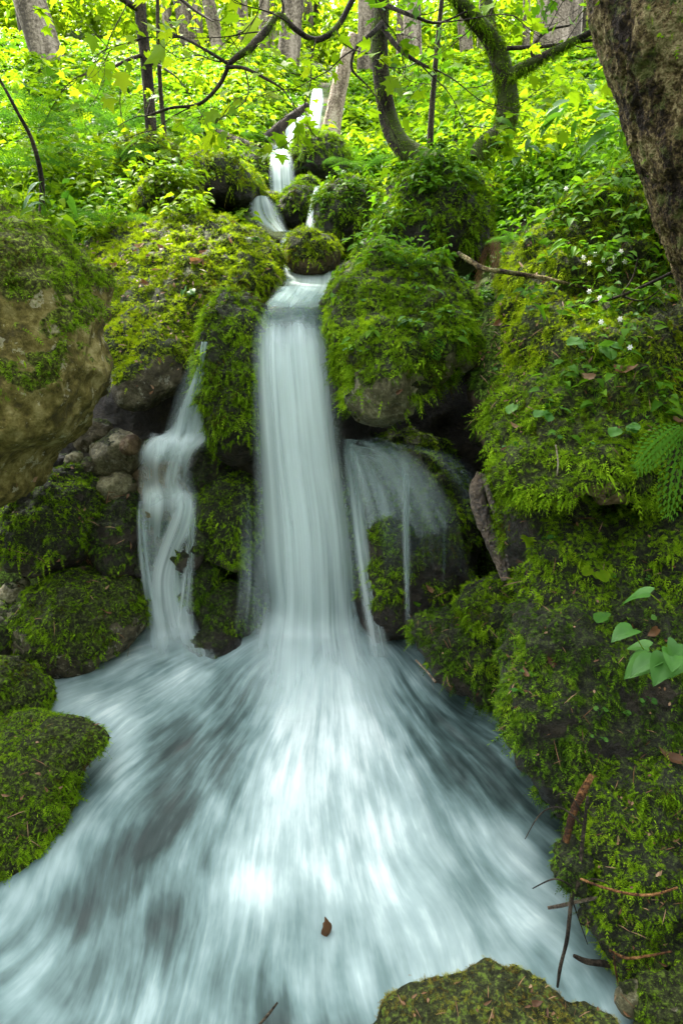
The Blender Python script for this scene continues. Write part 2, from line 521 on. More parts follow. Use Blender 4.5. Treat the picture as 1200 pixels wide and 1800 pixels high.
# ------------------------------------------------------------------ terrain
def terrain_z(X, Y, noise=True):
    X = np.asarray(X, float); Y = np.asarray(Y, float)
    zc = np.interp(Y, [-3, 1, 2.6, 2.95, 3.12, 3.3, 3.6, 4, 4.6, 5.2, 5.7, 5.95, 7.5, 9, 12, 20, 30, 60, 90],
                   [-.9, -.75, -.5, -.35, .3, 1.05, 1.28, 1.40, 1.64, 1.9, 2.1, 2.36, 2.85, 3.5, 4.7, 7.2, 9.6, 14, 18])
    zl = np.interp(Y, [-3, 1, 2.0, 2.6, 2.9, 3.2, 3.45, 3.6, 4, 5, 6, 9, 12, 20, 30, 60, 90],
                   [-.6, -.55, -.35, -.15, .05, .45, .6, 1.2, 1.62, 2.05, 2.5, 3.9, 5.1, 7.5, 9.8, 14, 18])
    zr = np.interp(Y, [-3, .5, 1.2, 1.6, 2.2, 2.7, 3.2, 4, 5, 7, 9, 12, 20, 30, 60, 90],
                   [0, .0, .0, .15, .75, 1.15, 1.5, 1.95, 2.42, 3.1, 3.8, 5.0, 7.4, 9.8, 14, 18])
    wl = sstep(-.42, -.85, X); wr = sstep(.45, 1.25, X)
    wl = np.where(Y > 3.5, sstep(-.25, -1.2, X), wl)
    z = zc * (1 - wl - wr) + zl * wl + zr * wr
    z = z + .10 * np.maximum(np.abs(X) - 3, 0) * sstep(2, 6, Y)
    if noise:
        p = np.stack([X, Y, np.zeros_like(X)], -1)
        z = z + fbm(p * .9, 4, 5) * .10 * sstep(3.4, 5, Y) + fbm(p * 4, 3, 9) * .04 + fbm(p * .16, 3, 3) * 1.2 * sstep(9, 22, Y)
    return z

xs = np.concatenate([np.linspace(-60, -4, 40)[:-1], np.linspace(-4, 4, 130), np.linspace(4, 60, 40)[1:]])
ys = np.concatenate([np.linspace(-3, 1, 12)[:-1], np.linspace(1, 6, 110), np.linspace(6, 14, 70)[1:], np.linspace(14, 90, 70)[1:]])
GX, GY = np.meshgrid(xs, ys)
GZ = terrain_z(GX, GY)
TV = np.stack([GX, GY, GZ], -1).reshape(-1, 3)
nx, ny = len(xs), len(ys)
ii = (np.arange(ny - 1)[:, None] * nx + np.arange(nx - 1)).ravel()
TF = np.stack([ii, ii + 1, ii + nx + 1, ii + nx], 1)
mo = np.clip(.5 + fbm(TV * 1.5, 3, 2) * 1.2, 0, 1)
g = mk('ground', TV, [TF], M['soil'], attrs={'moss': mo})
tag(g, 'dark forest soil of the stream gully and hillside', kind='structure')
to_bvh(TV, tris([TF]))

# ------------------------------------------------------------------ rocks
_ico = {}
def ico(level):
    if level not in _ico:
        import bmesh
        bm = bmesh.new(); bmesh.ops.create_icosphere(bm, subdivisions=level, radius=1)
        V = np.array([v.co[:] for v in bm.verts]); F = np.array([[v.index for v in f.verts] for f in bm.faces])
        bm.free(); _ico[level] = (V, F)
    return _ico[level]

CAM = np.array([0, 0, H])

def scatter(V, F, N, weight, rng, face_tol=-.35, gaps=0):
    """area weighted samples on a mesh; weight per vertex 0..1"""
    a, b, c = V[F[:, 0]], V[F[:, 1]], V[F[:, 2]]
    cr = np.cross(b - a, c - a); ar = np.linalg.norm(cr, axis=1) * .5
    fn = norm(cr)
    ctr = (a + b + c) / 3
    vis = np.sum(fn * norm(CAM - ctr), 1) > face_tol
    u, v = project(ctr)
    vis &= (u > -220) & (u < 1420) & (v > -200) & (v < 2050)
    w = ar * weight[F].mean(1) * vis
    if w.sum() <= 0: return None
    area = w.sum()
    idx = rng.choice(len(F), int(N * area) + 1, p=w / w.sum())
    r1, r2 = np.sqrt(rng.random(len(idx))), rng.random(len(idx))
    p = a[idx] * (1 - r1)[:, None] + b[idx] * (r1 * (1 - r2))[:, None] + c[idx] * (r1 * r2)[:, None]
    if gaps:
        k = rng.random(len(p)) < .04 + .96 * sstep(-.24, .20, fbm(p * gaps, 3, 77))
        p, idx = p[k], idx[k]
    return p, fn[idx], idx

def moss_mesh(V, F, weight, rng, dens, L, W, mat, name, origin, parent, hang=.8, feather=.35, shag=1.0, face_tol=-.35, gaps=17):
    s = scatter(V, F, dens * 1.9, weight, rng, face_tol, gaps)
    if s is None: return None
    p, n, _ = s
    N = len(p)
    side = 1 - np.clip(n[:, 2], 0, 1)
    d = n * .8 + rng.normal(0, .6, (N, 3))
    under = sstep(.35, -.25, n[:, 2])
    d[:, 2] += .2 - hang * side * .3 - hang * under * (.2 + 1.1 * rng.random(N))
    d = norm(d)
    S = norm(np.cross(d, rng.normal(0, 1, (N, 3)) + n * .01))
    clump = fbm(p * 14, 2, 3)
    Ls = .58 * L * np.exp(np.clip(rng.normal(0, .45, N), -1, .55)) * (1 + .5 * np.clip(fbm(p * 2.2, 2, 19), -.8, .9)) * (1 + .75 * under * shag * (rng.random(N) < .5)) * (1 + .6 * clump)
    rnd = np.clip(rng.random(N) * .8 + .35 * clump + .5 * fbm(p * 3.5, 3, 13) + .1, 0, 1)
    fm = rng.random(N) < feather
    parts = []
    for mask, T, lw, ww in ((~fm, T_blade(), 1, 1), (fm, T_feather(5), 1.6, 2.4)):
        if mask.sum() == 0: continue
        vv, ff, k = stamp(T, p[mask] - n[mask] * .004, d[mask], S[mask], Ls[mask] * lw, W * 1.5 * ww * (.6 + .6 * rng.random(mask.sum())), .35)
        parts.append((vv, ff, np.repeat(rnd[mask], k)))
    vv, ff, r = merge(parts)
    return mk(name, vv, ff, M[mat], origin, parent, {'rnd': r}, smooth=False)

ROCKS = {}
def rock(name, label, poly, Y, D, lean=.3, lvl=5, rough=.07, mat='stone_grey', cover=.5, moss='moss', dens=14000, L=.022, W=.0055,
         hang=.45, feather=.7, seed=1, expo=2.4, ctr=None, back=None, cat='boulder', cushion=.022, wz=.85, group=None, bias_h=0.0, shrink=.955):
    rng = np.random.default_rng(seed * 77 + 5)
    poly = np.array(poly, float)
    c = np.array(ctr, float) if ctr else poly.mean(0)
    C = P(c[0], c[1], Y)
    B = []
    for u, v in poly:
        Yi = Y + lean * (c[1] - v) / 1200 * Y
        B.append(P(u, v, Yi) - C)
    B = np.array(B) * shrink
    th = np.arctan2(B[:, 2], B[:, 0]); r = np.hypot(B[:, 0], B[:, 2])
    o = np.argsort(th); th, r, yo = th[o], r[o], B[o, 1]
    g = np.linspace(-np.pi, np.pi, 241)[:-1]
    per = lambda q: np.interp(g, np.concatenate([th - 2 * np.pi, th, th + 2 * np.pi]), np.tile(q, 3))
    K = np.exp(-np.linspace(-2, 2, 9) ** 2); K /= K.sum()
    sm = lambda q: np.convolve(np.concatenate([q[-4:], q, q[:4]]), K, 'valid')
    rg, yg = sm(per(r)), sm(per(yo))
    n, F = ico(lvl)
    s = np.hypot(n[:, 0], n[:, 2]); t = np.arctan2(n[:, 2], n[:, 0])
    ri = np.interp(t, np.concatenate([g, [np.pi]]), np.concatenate([rg, rg[:1]]))
    yi = np.interp(t, np.concatenate([g, [np.pi]]), np.concatenate([yg, yg[:1]]))
    rm = rg.mean()
    ri = rm + (ri - rm) * np.clip(s, 0, 1)
    k = 1 / (s ** expo + np.abs(n[:, 1]) ** expo) ** (1 / expo)
    V = np.stack([C[0] + k * s * ri * np.cos(t), C[1] + k * (s * yi + D * n[:, 1] * np.where(n[:, 1] > 0, (back or .55), 1)), C[2] + k * s * ri * np.sin(t)], 1)
    size = min(rm, D * 1.5)
    nn = vnormals(V, F)
    d = fbm(V / size * 1.1, 4, seed) * rough * 1.9 + (fbm(V / size * 1.5 + 9, 5, seed + 50, .55, True) - .35) * rough * 1.5
    V = V + nn * (d * size)[:, None]
    nn = vnormals(V, F)
    nz = nn[:, 2]
    pn = fbm(V * 5 / max(size, .25) * .4, 4, seed + 11)
    zrel = (V[:, 2] - C[2]) / rm
    m = sstep(-.22, .22, nz * wz + pn * 1.35 + (cover - .60) * 1.6 + bias_h * zrel)
    if cushion:
        V = V + nn * (m * cushion * (fbm(V * 14, 3, seed + 3) * 1.5 + .3 + fbm(V * 38, 2, seed + 4) * .8))[:, None]
    V = V + nn * ((1 - m) * min(1, size / .3) * (fbm(V * 26, 3, seed + 21) * .007 + (fbm(V * 11, 3, seed + 22, .5, True) - .5) * .012))[:, None]
    base = np.array([C[0], C[1], V[:, 2].min()])
    ob = mk(name, V, [F], M[mat], base, None, {'moss': m})
    tag(ob, label, cat, group)
    if cover > .02 and dens:
        sc = max(1.0, Y / 3.2)
        moss_mesh(V, F, m, rng, dens / sc ** 1.6, L * sc ** .8, W * sc ** .8, moss, 'moss', base, ob, hang, feather)
    to_bvh(V, F)
    ROCKS.setdefault(name, []).append((ob, V, F, m))
    return ob

# left bank -----------------------------------------------------------
rock('boulder', 'huge tan bare-faced boulder with a mossy crown at the left edge of the gully',
     [(0, 352), (60, 362), (112, 400), (150, 450), (184, 510), (190, 600), (185, 675), (152, 742), (100, 800), (60, 850), (0, 895), (-200, 900), (-330, 700), (-260, 450), (-120, 360)],
     2.55, .42, lean=.25, lvl=6, rough=.09, mat='stone_tan', cover=.38, moss='moss', dens=16000, L=.018, seed=3, ctr=(-20, 620), wz=1.0, bias_h=.25, hang=.6)
rock('boulder', 'broad boulder under a sunlit moss quilt with leaf litter, left of the waterfall lip',
     [(150, 440), (200, 402), (270, 385), (340, 372), (410, 386), (462, 412), (493, 445), (494, 490), (486, 520), (450, 522), (405, 540), (362, 600), (335, 680), (270, 722), (215, 728), (196, 680), (188, 560), (160, 500)],
     3.60, .30, lean=1.1, lvl=6, rough=.08, mat='stone_grey', cover=.62, moss='moss_sunlit', dens=20000, L=.022, seed=5, ctr=(335, 530), wz=.9, bias_h=.75, hang=.5)
rock('rock_pillar', 'upright moss-hung rock pillar between the main fall and the side cascade',
     [(366, 560), (382, 526), (430, 512), (462, 528), (466, 600), (457, 700), (460, 800), (430, 818), (388, 812), (368, 740), (362, 650)],
     3.02, .20, lean=.25, lvl=6, rough=.10, mat='stone_wet', cover=.75, moss='moss', dens=20000, L=.022, seed=7, ctr=(413, 660), hang=.6, cat='rock')
rock('mossy_rock', 'round green cushion of rock below the pillar beside the cascade',
     [(348, 880), (372, 832), (430, 820), (460, 848), (458, 960), (425, 1002), (375, 988), (347, 935)], 2.98, .17, mat='stone_wet', cover=.72, moss='moss', seed=9, cat='rock', dens=18000, L=.018)
rock('mossy_rock', 'small round moss ball of rock at the right edge of the side cascade',
     [(314, 1020), (330, 986), (360, 977), (380, 1010), (372, 1050), (342, 1066), (318, 1046)], 2.86, .10, lvl=5, mat='stone_wet', cover=.9, moss='moss_dark', seed=11, cat='rock', dens=22000, L=.014)
rock('mossy_rock', 'low mossy rock at the waterline left of the main fall',
     [(343, 1075), (365, 1040), (410, 1028), (452, 1040), (462, 1090), (430, 1116), (370, 1114)], 2.84, .13, mat='stone_wet', cover=.7, moss='moss_dark', seed=13, cat='rock', dens=18000, L=.014)
rock('wet_rock', 'flat bare wet rock lapped by foam at the cascade foot',
     [(325, 1138), (355, 1114), (400, 1108), (425, 1118), (425, 1150), (370, 1165), (335, 1158)], 2.70, .10, mat='stone_wet', cover=.25, moss='moss_dark', seed=15, cat='rock', dens=9000, L=.01)
rock('mossy_rock', 'domed mossy rock beneath the overhang of the tan boulder',
     [(10, 935), (30, 872), (80, 832), (130, 820), (170, 850), (182, 905), (172, 962), (120, 995), (60, 1005), (20, 985)], 2.92, .24, lvl=6, rough=.1, mat='stone_wet', cover=.62, moss='moss', seed=17, cat='rock', dens=18000, L=.016)
rock('wet_rock', 'dark upright wet rock along the left side of the cascade',
     [(172, 960), (178, 890), (200, 862), (240, 865), (250, 950), (252, 1015), (205, 1030), (178, 1010)], 2.95, .17, mat='stone_wet', cover=.42, moss='moss_dark', seed=19, cat='rock', dens=16000, L=.014, rough=.12)
rock('mossy_rock', 'wide flat-topped mossy rock at the pool edge below the cascade stones',
     [(28, 1100), (45, 1040), (100, 1013), (180, 1018), (240, 1030), (264, 1066), (258, 1100), (200, 1135), (120, 1168), (50, 1155)], 2.72, .28, lvl=6, mat='stone_grey', cover=.60, moss='moss', seed=21, cat='rock', dens=20000, L=.014, rough=.08)
rock('mossy_rock', 'half-hidden dark rock at the left edge above the pool',
     [(-70, 1100), (-20, 1062), (22, 1062), (40, 1100), (32, 1145), (-20, 1160)], 2.62, .15, mat='stone_wet', cover=.6, moss='moss_dark', seed=23, cat='rock', dens=16000, L=.014)
rock('mossy_rock', 'smooth moss-capped rock at the left edge in the rushing water',
     [(-100, 1240), (-60, 1185), (0, 1163), (50, 1176), (90, 1203), (98, 1236), (45, 1270), (-20, 1295), (-90, 1290)], 2.30, .17, mat='stone_brown', cover=.68, moss='moss', seed=25, cat='rock', dens=20000, L=.013, lvl=6)
rock('boulder', 'large moss-furred rock with orange bare patches in the lower left corner',
     [(-220, 1420), (-110, 1300), (0, 1272), (80, 1260), (150, 1263), (200, 1290), (170, 1330), (145, 1385), (112, 1445), (62, 1525), (0, 1560), (-100, 1600), (-220, 1540)],
     1.90, .22, lean=.7, lvl=6, mat='stone_brown', cover=.66, moss='moss', seed=27, dens=30000, L=.016, W=.0042, ctr=(-20, 1410), rough=.07, cushion=.008)
rock('boulder', 'brown and yellow mossy rock in the near foreground at the bottom',
     [(640, 1830), (690, 1742), (760, 1712), (860, 1700), (940, 1715), (1010, 1750), (1090, 1780), (1140, 1840), (1150, 2000), (900, 2100), (650, 2050), (600, 1920)],
     .98, .17, lean=.5, lvl=6, mat='stone_brown', cover=.80, moss='moss_brown', seed=29, dens=50000, L=.012, W=.0030, ctr=(870, 1900), rough=.07, cushion=.010, hang=.1, back=.3, shrink=.93)

# little stones piled under the overhang
stones = [
 ('angular grey stone at the top of the pile under the overhang', [(132, 778), (150, 745), (188, 741), (201, 760), (182, 786), (152, 792)], 3.15, .08, 'stone_grey'),
 ('largest wet pale stone of the pile beside the cascade', [(166, 810), (185, 770), (220, 760), (247, 776), (244, 820), (205, 836), (172, 832)], 3.10, .10, 'stone_pale'),
 ('pale stone wedge touching the cascade halfway down', [(164, 850), (195, 832), (240, 848), (238, 868), (190, 876)], 3.02, .08, 'stone_pale'),
 ('small pale stone in the middle of the pile', [(158, 790), (172, 772), (186, 778), (184, 800), (166, 806)], 3.08, .04, 'stone_pale'),
 ('small ochre stone at the left of the pile', [(116, 812), (126, 796), (146, 796), (144, 810), (126, 818)], 3.02, .04, 'stone_pale'),
 ('cracked grey stone under the ochre stone', [(140, 822), (150, 804), (166, 808), (166, 830), (148, 832)], 3.02, .05, 'stone_grey'),
 ('dark little stone in the shadow left of the pile', [(88, 822), (98, 802), (118, 800), (120, 820), (104, 832)], 3.05, .05, 'stone_wet'),
 ('narrow brown stone between the largest pale stone and the water', [(214, 790), (220, 768), (238, 766), (246, 784), (236, 800)], 3.02, .05, 'stone_brown'),
 ('grey cobble at the far left above the half-hidden rock', [(-10, 1062), (0, 1036), (30, 1026), (48, 1040), (44, 1060), (10, 1070)], 2.72, .06, 'stone_pale'),
 ('pale chip of stone beside the wide flat-topped rock', [(20, 1090), (22, 1066), (42, 1064), (44, 1084), (34, 1096)], 2.6, .04, 'stone_pale'),
 ('tiny pale pebble on the ledge above the grey cobble', [(24, 1034), (30, 1018), (48, 1016), (52, 1032), (38, 1040)], 2.78, .04, 'stone_pale'),
 ('flat dark slab lying under the domed mossy rock', [(100, 1010), (130, 994), (170, 998), (176, 1014), (130, 1024)], 2.86, .08, 'stone_brown'),
]
for k, (lab, poly, Y, D, mt) in enumerate(stones):
    rock('stone', lab, poly, Y, D, lean=.2, lvl=4, rough=.14, mat=mt, cover=.12, moss='moss_dark', seed=101 + k, cat='stone', dens=0, L=.009, expo=2.8, cushion=0, group='loose stones under the left overhang')

# rocks of the cascades
rock('wet_rock', 'glossy dark rock parting the top of the side cascade',
     [(326, 835), (345, 786), (370, 772), (390, 800), (392, 850), (362, 874), (335, 862)], 3.05, .12, mat='stone_wet', cover=.3, moss='moss_dark', seed=31, cat='rock', dens=12000, L=.012)
rock('cascade_ledge', 'stepped wet ledge under the side cascade',
     [(236, 800), (265, 772), (330, 775), (360, 800), (352, 880), (350, 980), (345, 1110), (262, 1110), (246, 1000), (238, 900)], 3.10, .14, lean=.4, lvl=5, mat='stone_brown', cover=.15, moss='moss_dark', seed=33, cat='rock', dens=9000, L=.012, rough=.16)
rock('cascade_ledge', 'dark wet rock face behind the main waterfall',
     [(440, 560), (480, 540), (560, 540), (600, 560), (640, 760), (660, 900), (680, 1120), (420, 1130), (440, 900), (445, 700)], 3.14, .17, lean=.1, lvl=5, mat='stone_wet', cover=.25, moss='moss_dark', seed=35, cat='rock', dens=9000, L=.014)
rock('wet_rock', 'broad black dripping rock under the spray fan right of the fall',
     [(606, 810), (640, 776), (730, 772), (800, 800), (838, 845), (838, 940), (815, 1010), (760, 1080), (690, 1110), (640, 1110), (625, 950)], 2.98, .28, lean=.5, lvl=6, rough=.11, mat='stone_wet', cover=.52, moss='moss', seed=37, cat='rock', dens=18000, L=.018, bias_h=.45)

# upper stream rocks
rock('mossy_rock', 'twin-humped moss-topped rock in the middle of the stream above the lip',
     [(500, 440), (518, 410), (545, 405), (562, 420), (585, 424), (600, 446), (592, 472), (560, 488), (520, 486), (502, 468)], 4.05, .26, mat='stone_brown', cover=.55, moss='moss_sunlit', seed=41, cat='rock', dens=14000, wz=1.2)
rock('mossy_rock', 'rounded rock splitting the upper cascade in two',
     [(490, 368), (500, 342), (525, 330), (550, 335), (562, 360), (556, 398), (530, 412), (500, 404)], 5.0, .28, mat='stone_wet', cover=.62, moss='moss', seed=43, cat='rock', dens=14000, wz=1.0)
rock('mossy_rock', 'small mossy cap of rock at the foot of the upper fall',
     [(520, 326), (534, 314), (552, 317), (558, 332), (538, 340)], 5.4, .14, mat='stone_wet', cover=.8, moss='moss', seed=45, cat='rock', lvl=4)
rock('mossy_rock', 'tiny mossy knob left of the upper cascade',
     [(456, 358), (468, 342), (486, 346), (490, 364), (470, 372)], 5.0, .12, mat='stone_brown', cover=.8, moss='moss_sunlit', seed=47, cat='rock', lvl=4)
rock('boulder', 'dark mossy boulder at the right bank of the upper cascade',
     [(550, 385), (560, 345), (592, 324), (640, 322), (672, 350), (680, 400), (645, 435), (590, 438), (558, 420)], 4.6, .40, lvl=5, mat='stone_wet', cover=.62, moss='moss', seed=49, dens=14000, hang=.6)
rock('mossy_rock', 'overhanging mossy bank stone left of the upper fall',
     [(415, 300), (440, 268), (468, 276), (474, 320), (466, 350), (432, 352), (412, 330)], 5.9, .30, mat='stone_wet', cover=.55, moss='moss', seed=51, cat='rock')
rock('mossy_rock', 'mossy rock beside the foot of the pale leaning trunk',
     [(508, 290), (520, 250), (560, 238), (600, 250), (612, 300), (590, 325), (540, 318), (520, 310)], 6.1, .35, mat='stone_wet', cover=.6, moss='moss', seed=53, cat='rock')
rock('boulder', 'bright hump of moss under the slim left tree',
     [(205, 305), (225, 264), (265, 248), (312, 258), (348, 300), (345, 330), (280, 335), (215, 330)], 5.5, .45, mat='stone_grey', cover=.85, moss='moss_sunlit', seed=55, dens=14000)
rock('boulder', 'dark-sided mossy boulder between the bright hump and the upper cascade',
     [(330, 305), (345, 274), (400, 284), (440, 300), (464, 332), (458, 360), (400, 372), (345, 355)], 5.0, .40, mat='stone_wet', cover=.62, moss='moss_sunlit', seed=57, dens=14000, wz=1.0)
rock('boulder', 'leaf-tufted mossy rock behind the broad sunlit boulder',
     [(250, 380), (268, 326), (310, 314), (348, 330), (356, 370), (315, 396), (258, 400)], 4.5, .35, mat='stone_grey', cover=.8, moss='moss_sunlit', seed=59, dens=14000)

# right bank
rock('boulder', 'shaggy moss boulder with white bare spots, right of the waterfall lip',
     [(572, 545), (588, 500), (618, 468), (650, 446), (700, 446), (752, 448), (792, 468), (814, 510), (836, 560), (832, 605), (792, 645), (747, 692), (690, 718), (640, 735), (606, 705), (596, 640), (576, 590)],
     2.95, .36, lean=.7, lvl=6, mat='stone_pale', cover=0.80, moss='moss', seed=61, dens=26000, L=.019, bias_h=.25, hang=.45, feather=.75, ctr=(700, 580), rough=.14)
rock('boulder', 'dark moss-covered mound at the foot of the curved trees',
     [(640, 440), (665, 380), (695, 325), (742, 295), (800, 298), (845, 340), (856, 400), (836, 470), (780, 480), (700, 460)], 3.6, .36, lvl=6, mat='stone_wet', cover=.66, moss='moss', seed=63, dens=18000, hang=.6)
rock('boulder', 'upper mossy bank boulder below the big leaning trunk',
     [(900, 590), (905, 510), (940, 440), (985, 385), (1050, 335), (1130, 292), (1260, 290), (1420, 420), (1420, 760), (1200, 760), (1050, 740), (970, 700), (915, 650)],
     2.80, .34, lean=.9, expo=3.2, lvl=6, mat='stone_brown', cover=0.99, moss='moss_sunlit', seed=65, dens=20000, L=.018, ctr=(1100, 490), rough=.13)
rock('boulder', 'bulging mossy overhang above the root hollow on the right bank',
     [(862, 790), (872, 720), (905, 655), (990, 590), (1100, 535), (1250, 510), (1420, 600), (1420, 822), (1200, 818), (1090, 824), (1000, 840), (930, 868), (885, 860)],
     2.28, .27, lean=.9, lvl=6, expo=3.0, mat='stone_brown', cover=0.86, moss='moss', seed=67, dens=24000, L=.019, W=.005, ctr=(1090, 730), rough=.14)
rock('boulder', 'dark mossy rock face below the root hollow on the right bank',
     [(892, 872), (945, 876), (1050, 908), (1100, 902), (1200, 890), (1420, 860), (1420, 1180), (1200, 1200), (1100, 1190), (1000, 1180), (930, 1100), (912, 985)],
     2.13, .24, lean=.35, expo=3.2, lvl=6, mat='stone_wet', cover=0.66, moss='moss', seed=69, dens=22000, L=.020, W=.005, ctr=(1100, 1000), feather=.75, hang=.5, rough=.13)
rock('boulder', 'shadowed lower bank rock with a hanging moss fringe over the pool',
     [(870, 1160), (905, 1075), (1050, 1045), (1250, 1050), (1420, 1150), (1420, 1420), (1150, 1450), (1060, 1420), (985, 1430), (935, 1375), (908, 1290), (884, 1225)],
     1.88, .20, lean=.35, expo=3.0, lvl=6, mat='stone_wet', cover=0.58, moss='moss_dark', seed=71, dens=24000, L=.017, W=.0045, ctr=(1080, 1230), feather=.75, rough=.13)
rock('boulder', 'moss-cushioned boulder at the lower right where the roots hang down',
     [(996, 1490), (1025, 1390), (1075, 1310), (1150, 1280), (1260, 1300), (1380, 1500), (1340, 1760), (1180, 1780), (1100, 1720), (1030, 1580)],
     1.57, .17, lean=.5, expo=2.8, lvl=6, mat='stone_wet', cover=0.68, moss='moss', seed=73, dens=34000, L=.014, W=.0038, ctr=(1180, 1540), rough=.13)
rock('mossy_rock', 'feathery moss clump of rock in front of the dripping rock',
     [(806, 1066), (840, 1024), (892, 1014), (935, 1040), (938, 1085), (885, 1120), (835, 1110)], 2.40, .13, mat='stone_wet', cover=.95, moss='moss', seed=75, cat='rock', dens=26000, L=.02, feather=.75)
rock('mossy_rock', 'low ledge fringed with moss beside the pool under the feathery clump',
     [(706, 1098), (770, 1078), (850, 1092), (905, 1120), (900, 1200), (868, 1240), (810, 1196), (740, 1140)], 2.42, .17, mat='stone_wet', cover=.7, moss='moss_dark', seed=77, cat='rock', dens=24000, L=.02, feather=.75, hang=.6)
rock('mossy_rock', 'small moss cushion beneath the orange stick at the waterline',
     [(974, 1510), (990, 1478), (1016, 1480), (1030, 1530), (1015, 1565), (988, 1550)], 1.52, .05, lvl=5, mat='stone_wet', cover=.8, moss='moss_dark', seed=79, cat='rock', dens=36000, L=.011, W=.003)
rock('stone', 'pale wet stone in the lower right corner', [(1084, 1770), (1096, 1728), (1125, 1726), (1130, 1765), (1105, 1782)], 1.32, .035, lvl=4, mat='stone_pale', cover=.1, seed=81, cat='stone', dens=9000, L=.008)
rock('mossy_rock', 'moss-speckled rock filling the lower right corner', [(1126, 1790), (1140, 1730), (1190, 1712), (1300, 1740), (1300, 1900), (1150, 1900)], 1.28, .09, lvl=5, mat='stone_grey', cover=.55, moss='moss', seed=83, cat='rock', dens=34000, L=.010, W=.003)
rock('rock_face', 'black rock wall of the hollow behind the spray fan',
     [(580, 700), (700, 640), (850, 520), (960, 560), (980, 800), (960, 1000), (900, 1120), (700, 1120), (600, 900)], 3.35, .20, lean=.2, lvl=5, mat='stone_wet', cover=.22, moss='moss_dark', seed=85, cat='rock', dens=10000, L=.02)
rock('rock_face', 'brown earthy slope littered with leaves in the notch above the dripping rock',
     [(826, 640), (840, 560), (880, 535), (930, 560), (960, 620), (950, 700), (900, 780), (850, 800), (832, 730)], 2.75, .20, lean=.7, lvl=5, mat='soil', cover=.42, moss='moss_dark', seed=87, cat='earth slope', dens=16000, L=.018, feather=.75)
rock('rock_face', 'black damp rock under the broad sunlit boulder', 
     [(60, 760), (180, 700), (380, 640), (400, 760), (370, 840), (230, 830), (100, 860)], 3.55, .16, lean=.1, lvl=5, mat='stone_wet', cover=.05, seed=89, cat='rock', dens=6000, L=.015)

# ------------------------------------------------------------------ ray placement on the built surfaces
BV = np.concatenate(BVH_V); BF = np.concatenate(BVH_F)
tree_bvh = BVHTree.FromPolygons(BV.tolist(), BF.tolist())
def hit(u, v):
    d = P(u, v, 1.0) - CAM
    loc, n, i, dist = tree_bvh.ray_cast(Vector(CAM), Vector(d).normalized())
    if loc is None: return None
    return np.array(loc), np.array(n)

# ------------------------------------------------------------------ water
def ribbon(name, st, mat, bulge=.04, nc=24, sub=10, label=None, flowscale=1.0, edge=.25, rag=.5):
    """st: stations (u_left, u_right, v, Y, density, whiteness) from the top down"""
    st = np.array(st, float)
    n = len(st)
    t = np.linspace(0, n - 1, (n - 1) * sub + 1)
    i = np.minimum(np.floor(t).astype(int), n - 2); f = (t - i)[:, None]
    g = lambda k: st[np.clip(k, 0, n - 1)]
    p0, p1, p2, p3 = g(i - 1), g(i), g(i + 1), g(i + 2)
    S = .5 * (2 * p1 + (p2 - p0) * f + (2 * p0 - 5 * p1 + 4 * p2 - p3) * f ** 2 + (3 * p1 - p0 - 3 * p2 + p3) * f ** 3)
    c = np.linspace(0, 1, nc)
    V, UV, DN, WH = [], [], [], []
    length = 0; prev = None
    ragv = fbm(np.stack([c * 4 + st[0][0], c * 0 + len(st), c * 0], 1), 3, 9) * rag * 2.2
    ti = np.arange(len(S)) / sub
    for ri, r in enumerate(S):
        A, B = P(r[0], r[2], r[3]), P(r[1], r[2], r[3])
        mid = (A + B) / 2
        if prev is not None: length += np.linalg.norm(mid - prev)
        prev = mid
        row = A + (B - A) * c[:, None]
        row[:, 1] -= bulge * np.sin(np.pi * c) ** .7
        V.append(row)
        w = np.linalg.norm(B - A)
        w0 = np.linalg.norm(P(st[0][0], st[0][2], st[0][3]) - P(st[0][1], st[0][2], st[0][3]))
        UV.append(np.stack([(c - .5) * (w * .35 + w0 * .65) + 3.1, np.full(nc, length * flowscale)], 1))
        e = sstep(0, edge, c) * sstep(0, edge, 1 - c)
        DN.append(np.interp(ti[ri] + ragv, ti, S[:, 4]) * e); WH.append(np.full(nc, r[5]))
    V = np.array(V)
    d = fbm(np.stack([np.array(UV)[..., 0] * 9, np.array(UV)[..., 1] * .7, np.zeros(V.shape[:2])], -1), 3, 4)
    V[..., 1] += d * bulge * .6
    m = len(S)
    ii = (np.arange(m - 1)[:, None] * nc + np.arange(nc - 1)).ravel()
    F = np.stack([ii, ii + nc, ii + nc + 1, ii + 1], 1)
    ctr = np.array([V[-1, :, 0].mean(), V[-1, :, 1].mean(), V[-1, :, 2].min()])
    o = mk(name, V.reshape(-1, 3), [F], M[mat], ctr, None, {'dens': np.array(DN).ravel(), 'white': np.array(WH).ravel()}, np.array(UV).reshape(-1, 2))
    return tag(o, label, kind='structure')

# the pool and the rapids in front
def water_z(X, Y):
    return np.interp(Y, [.3, 1.0, 1.35, 1.7, 2.1, 2.5, 2.8, 3.3], [-.52, -.45, -.37, -.25, -.13, -.04, 0, .02])
def to_water(u, v):
    Y = 2.0
    for _ in range(30):
        z = float(water_z(0, Y))
        yu = (900 - v) / 1200
        r = (-SP + CP * yu) / (CP + SP * yu)
        Y = .5 * Y + .5 * (z - H) / r
    return P(u, v, Y)
wx = np.linspace(-2.0, 1.5, 330); wy = np.linspace(.55, 3.15, 330)
WX, WY = np.meshgrid(wx, wy)
WZ = water_z(WX, WY)
WP = np.stack([WX, WY, WZ], -1)
PU, PV = project(WP)
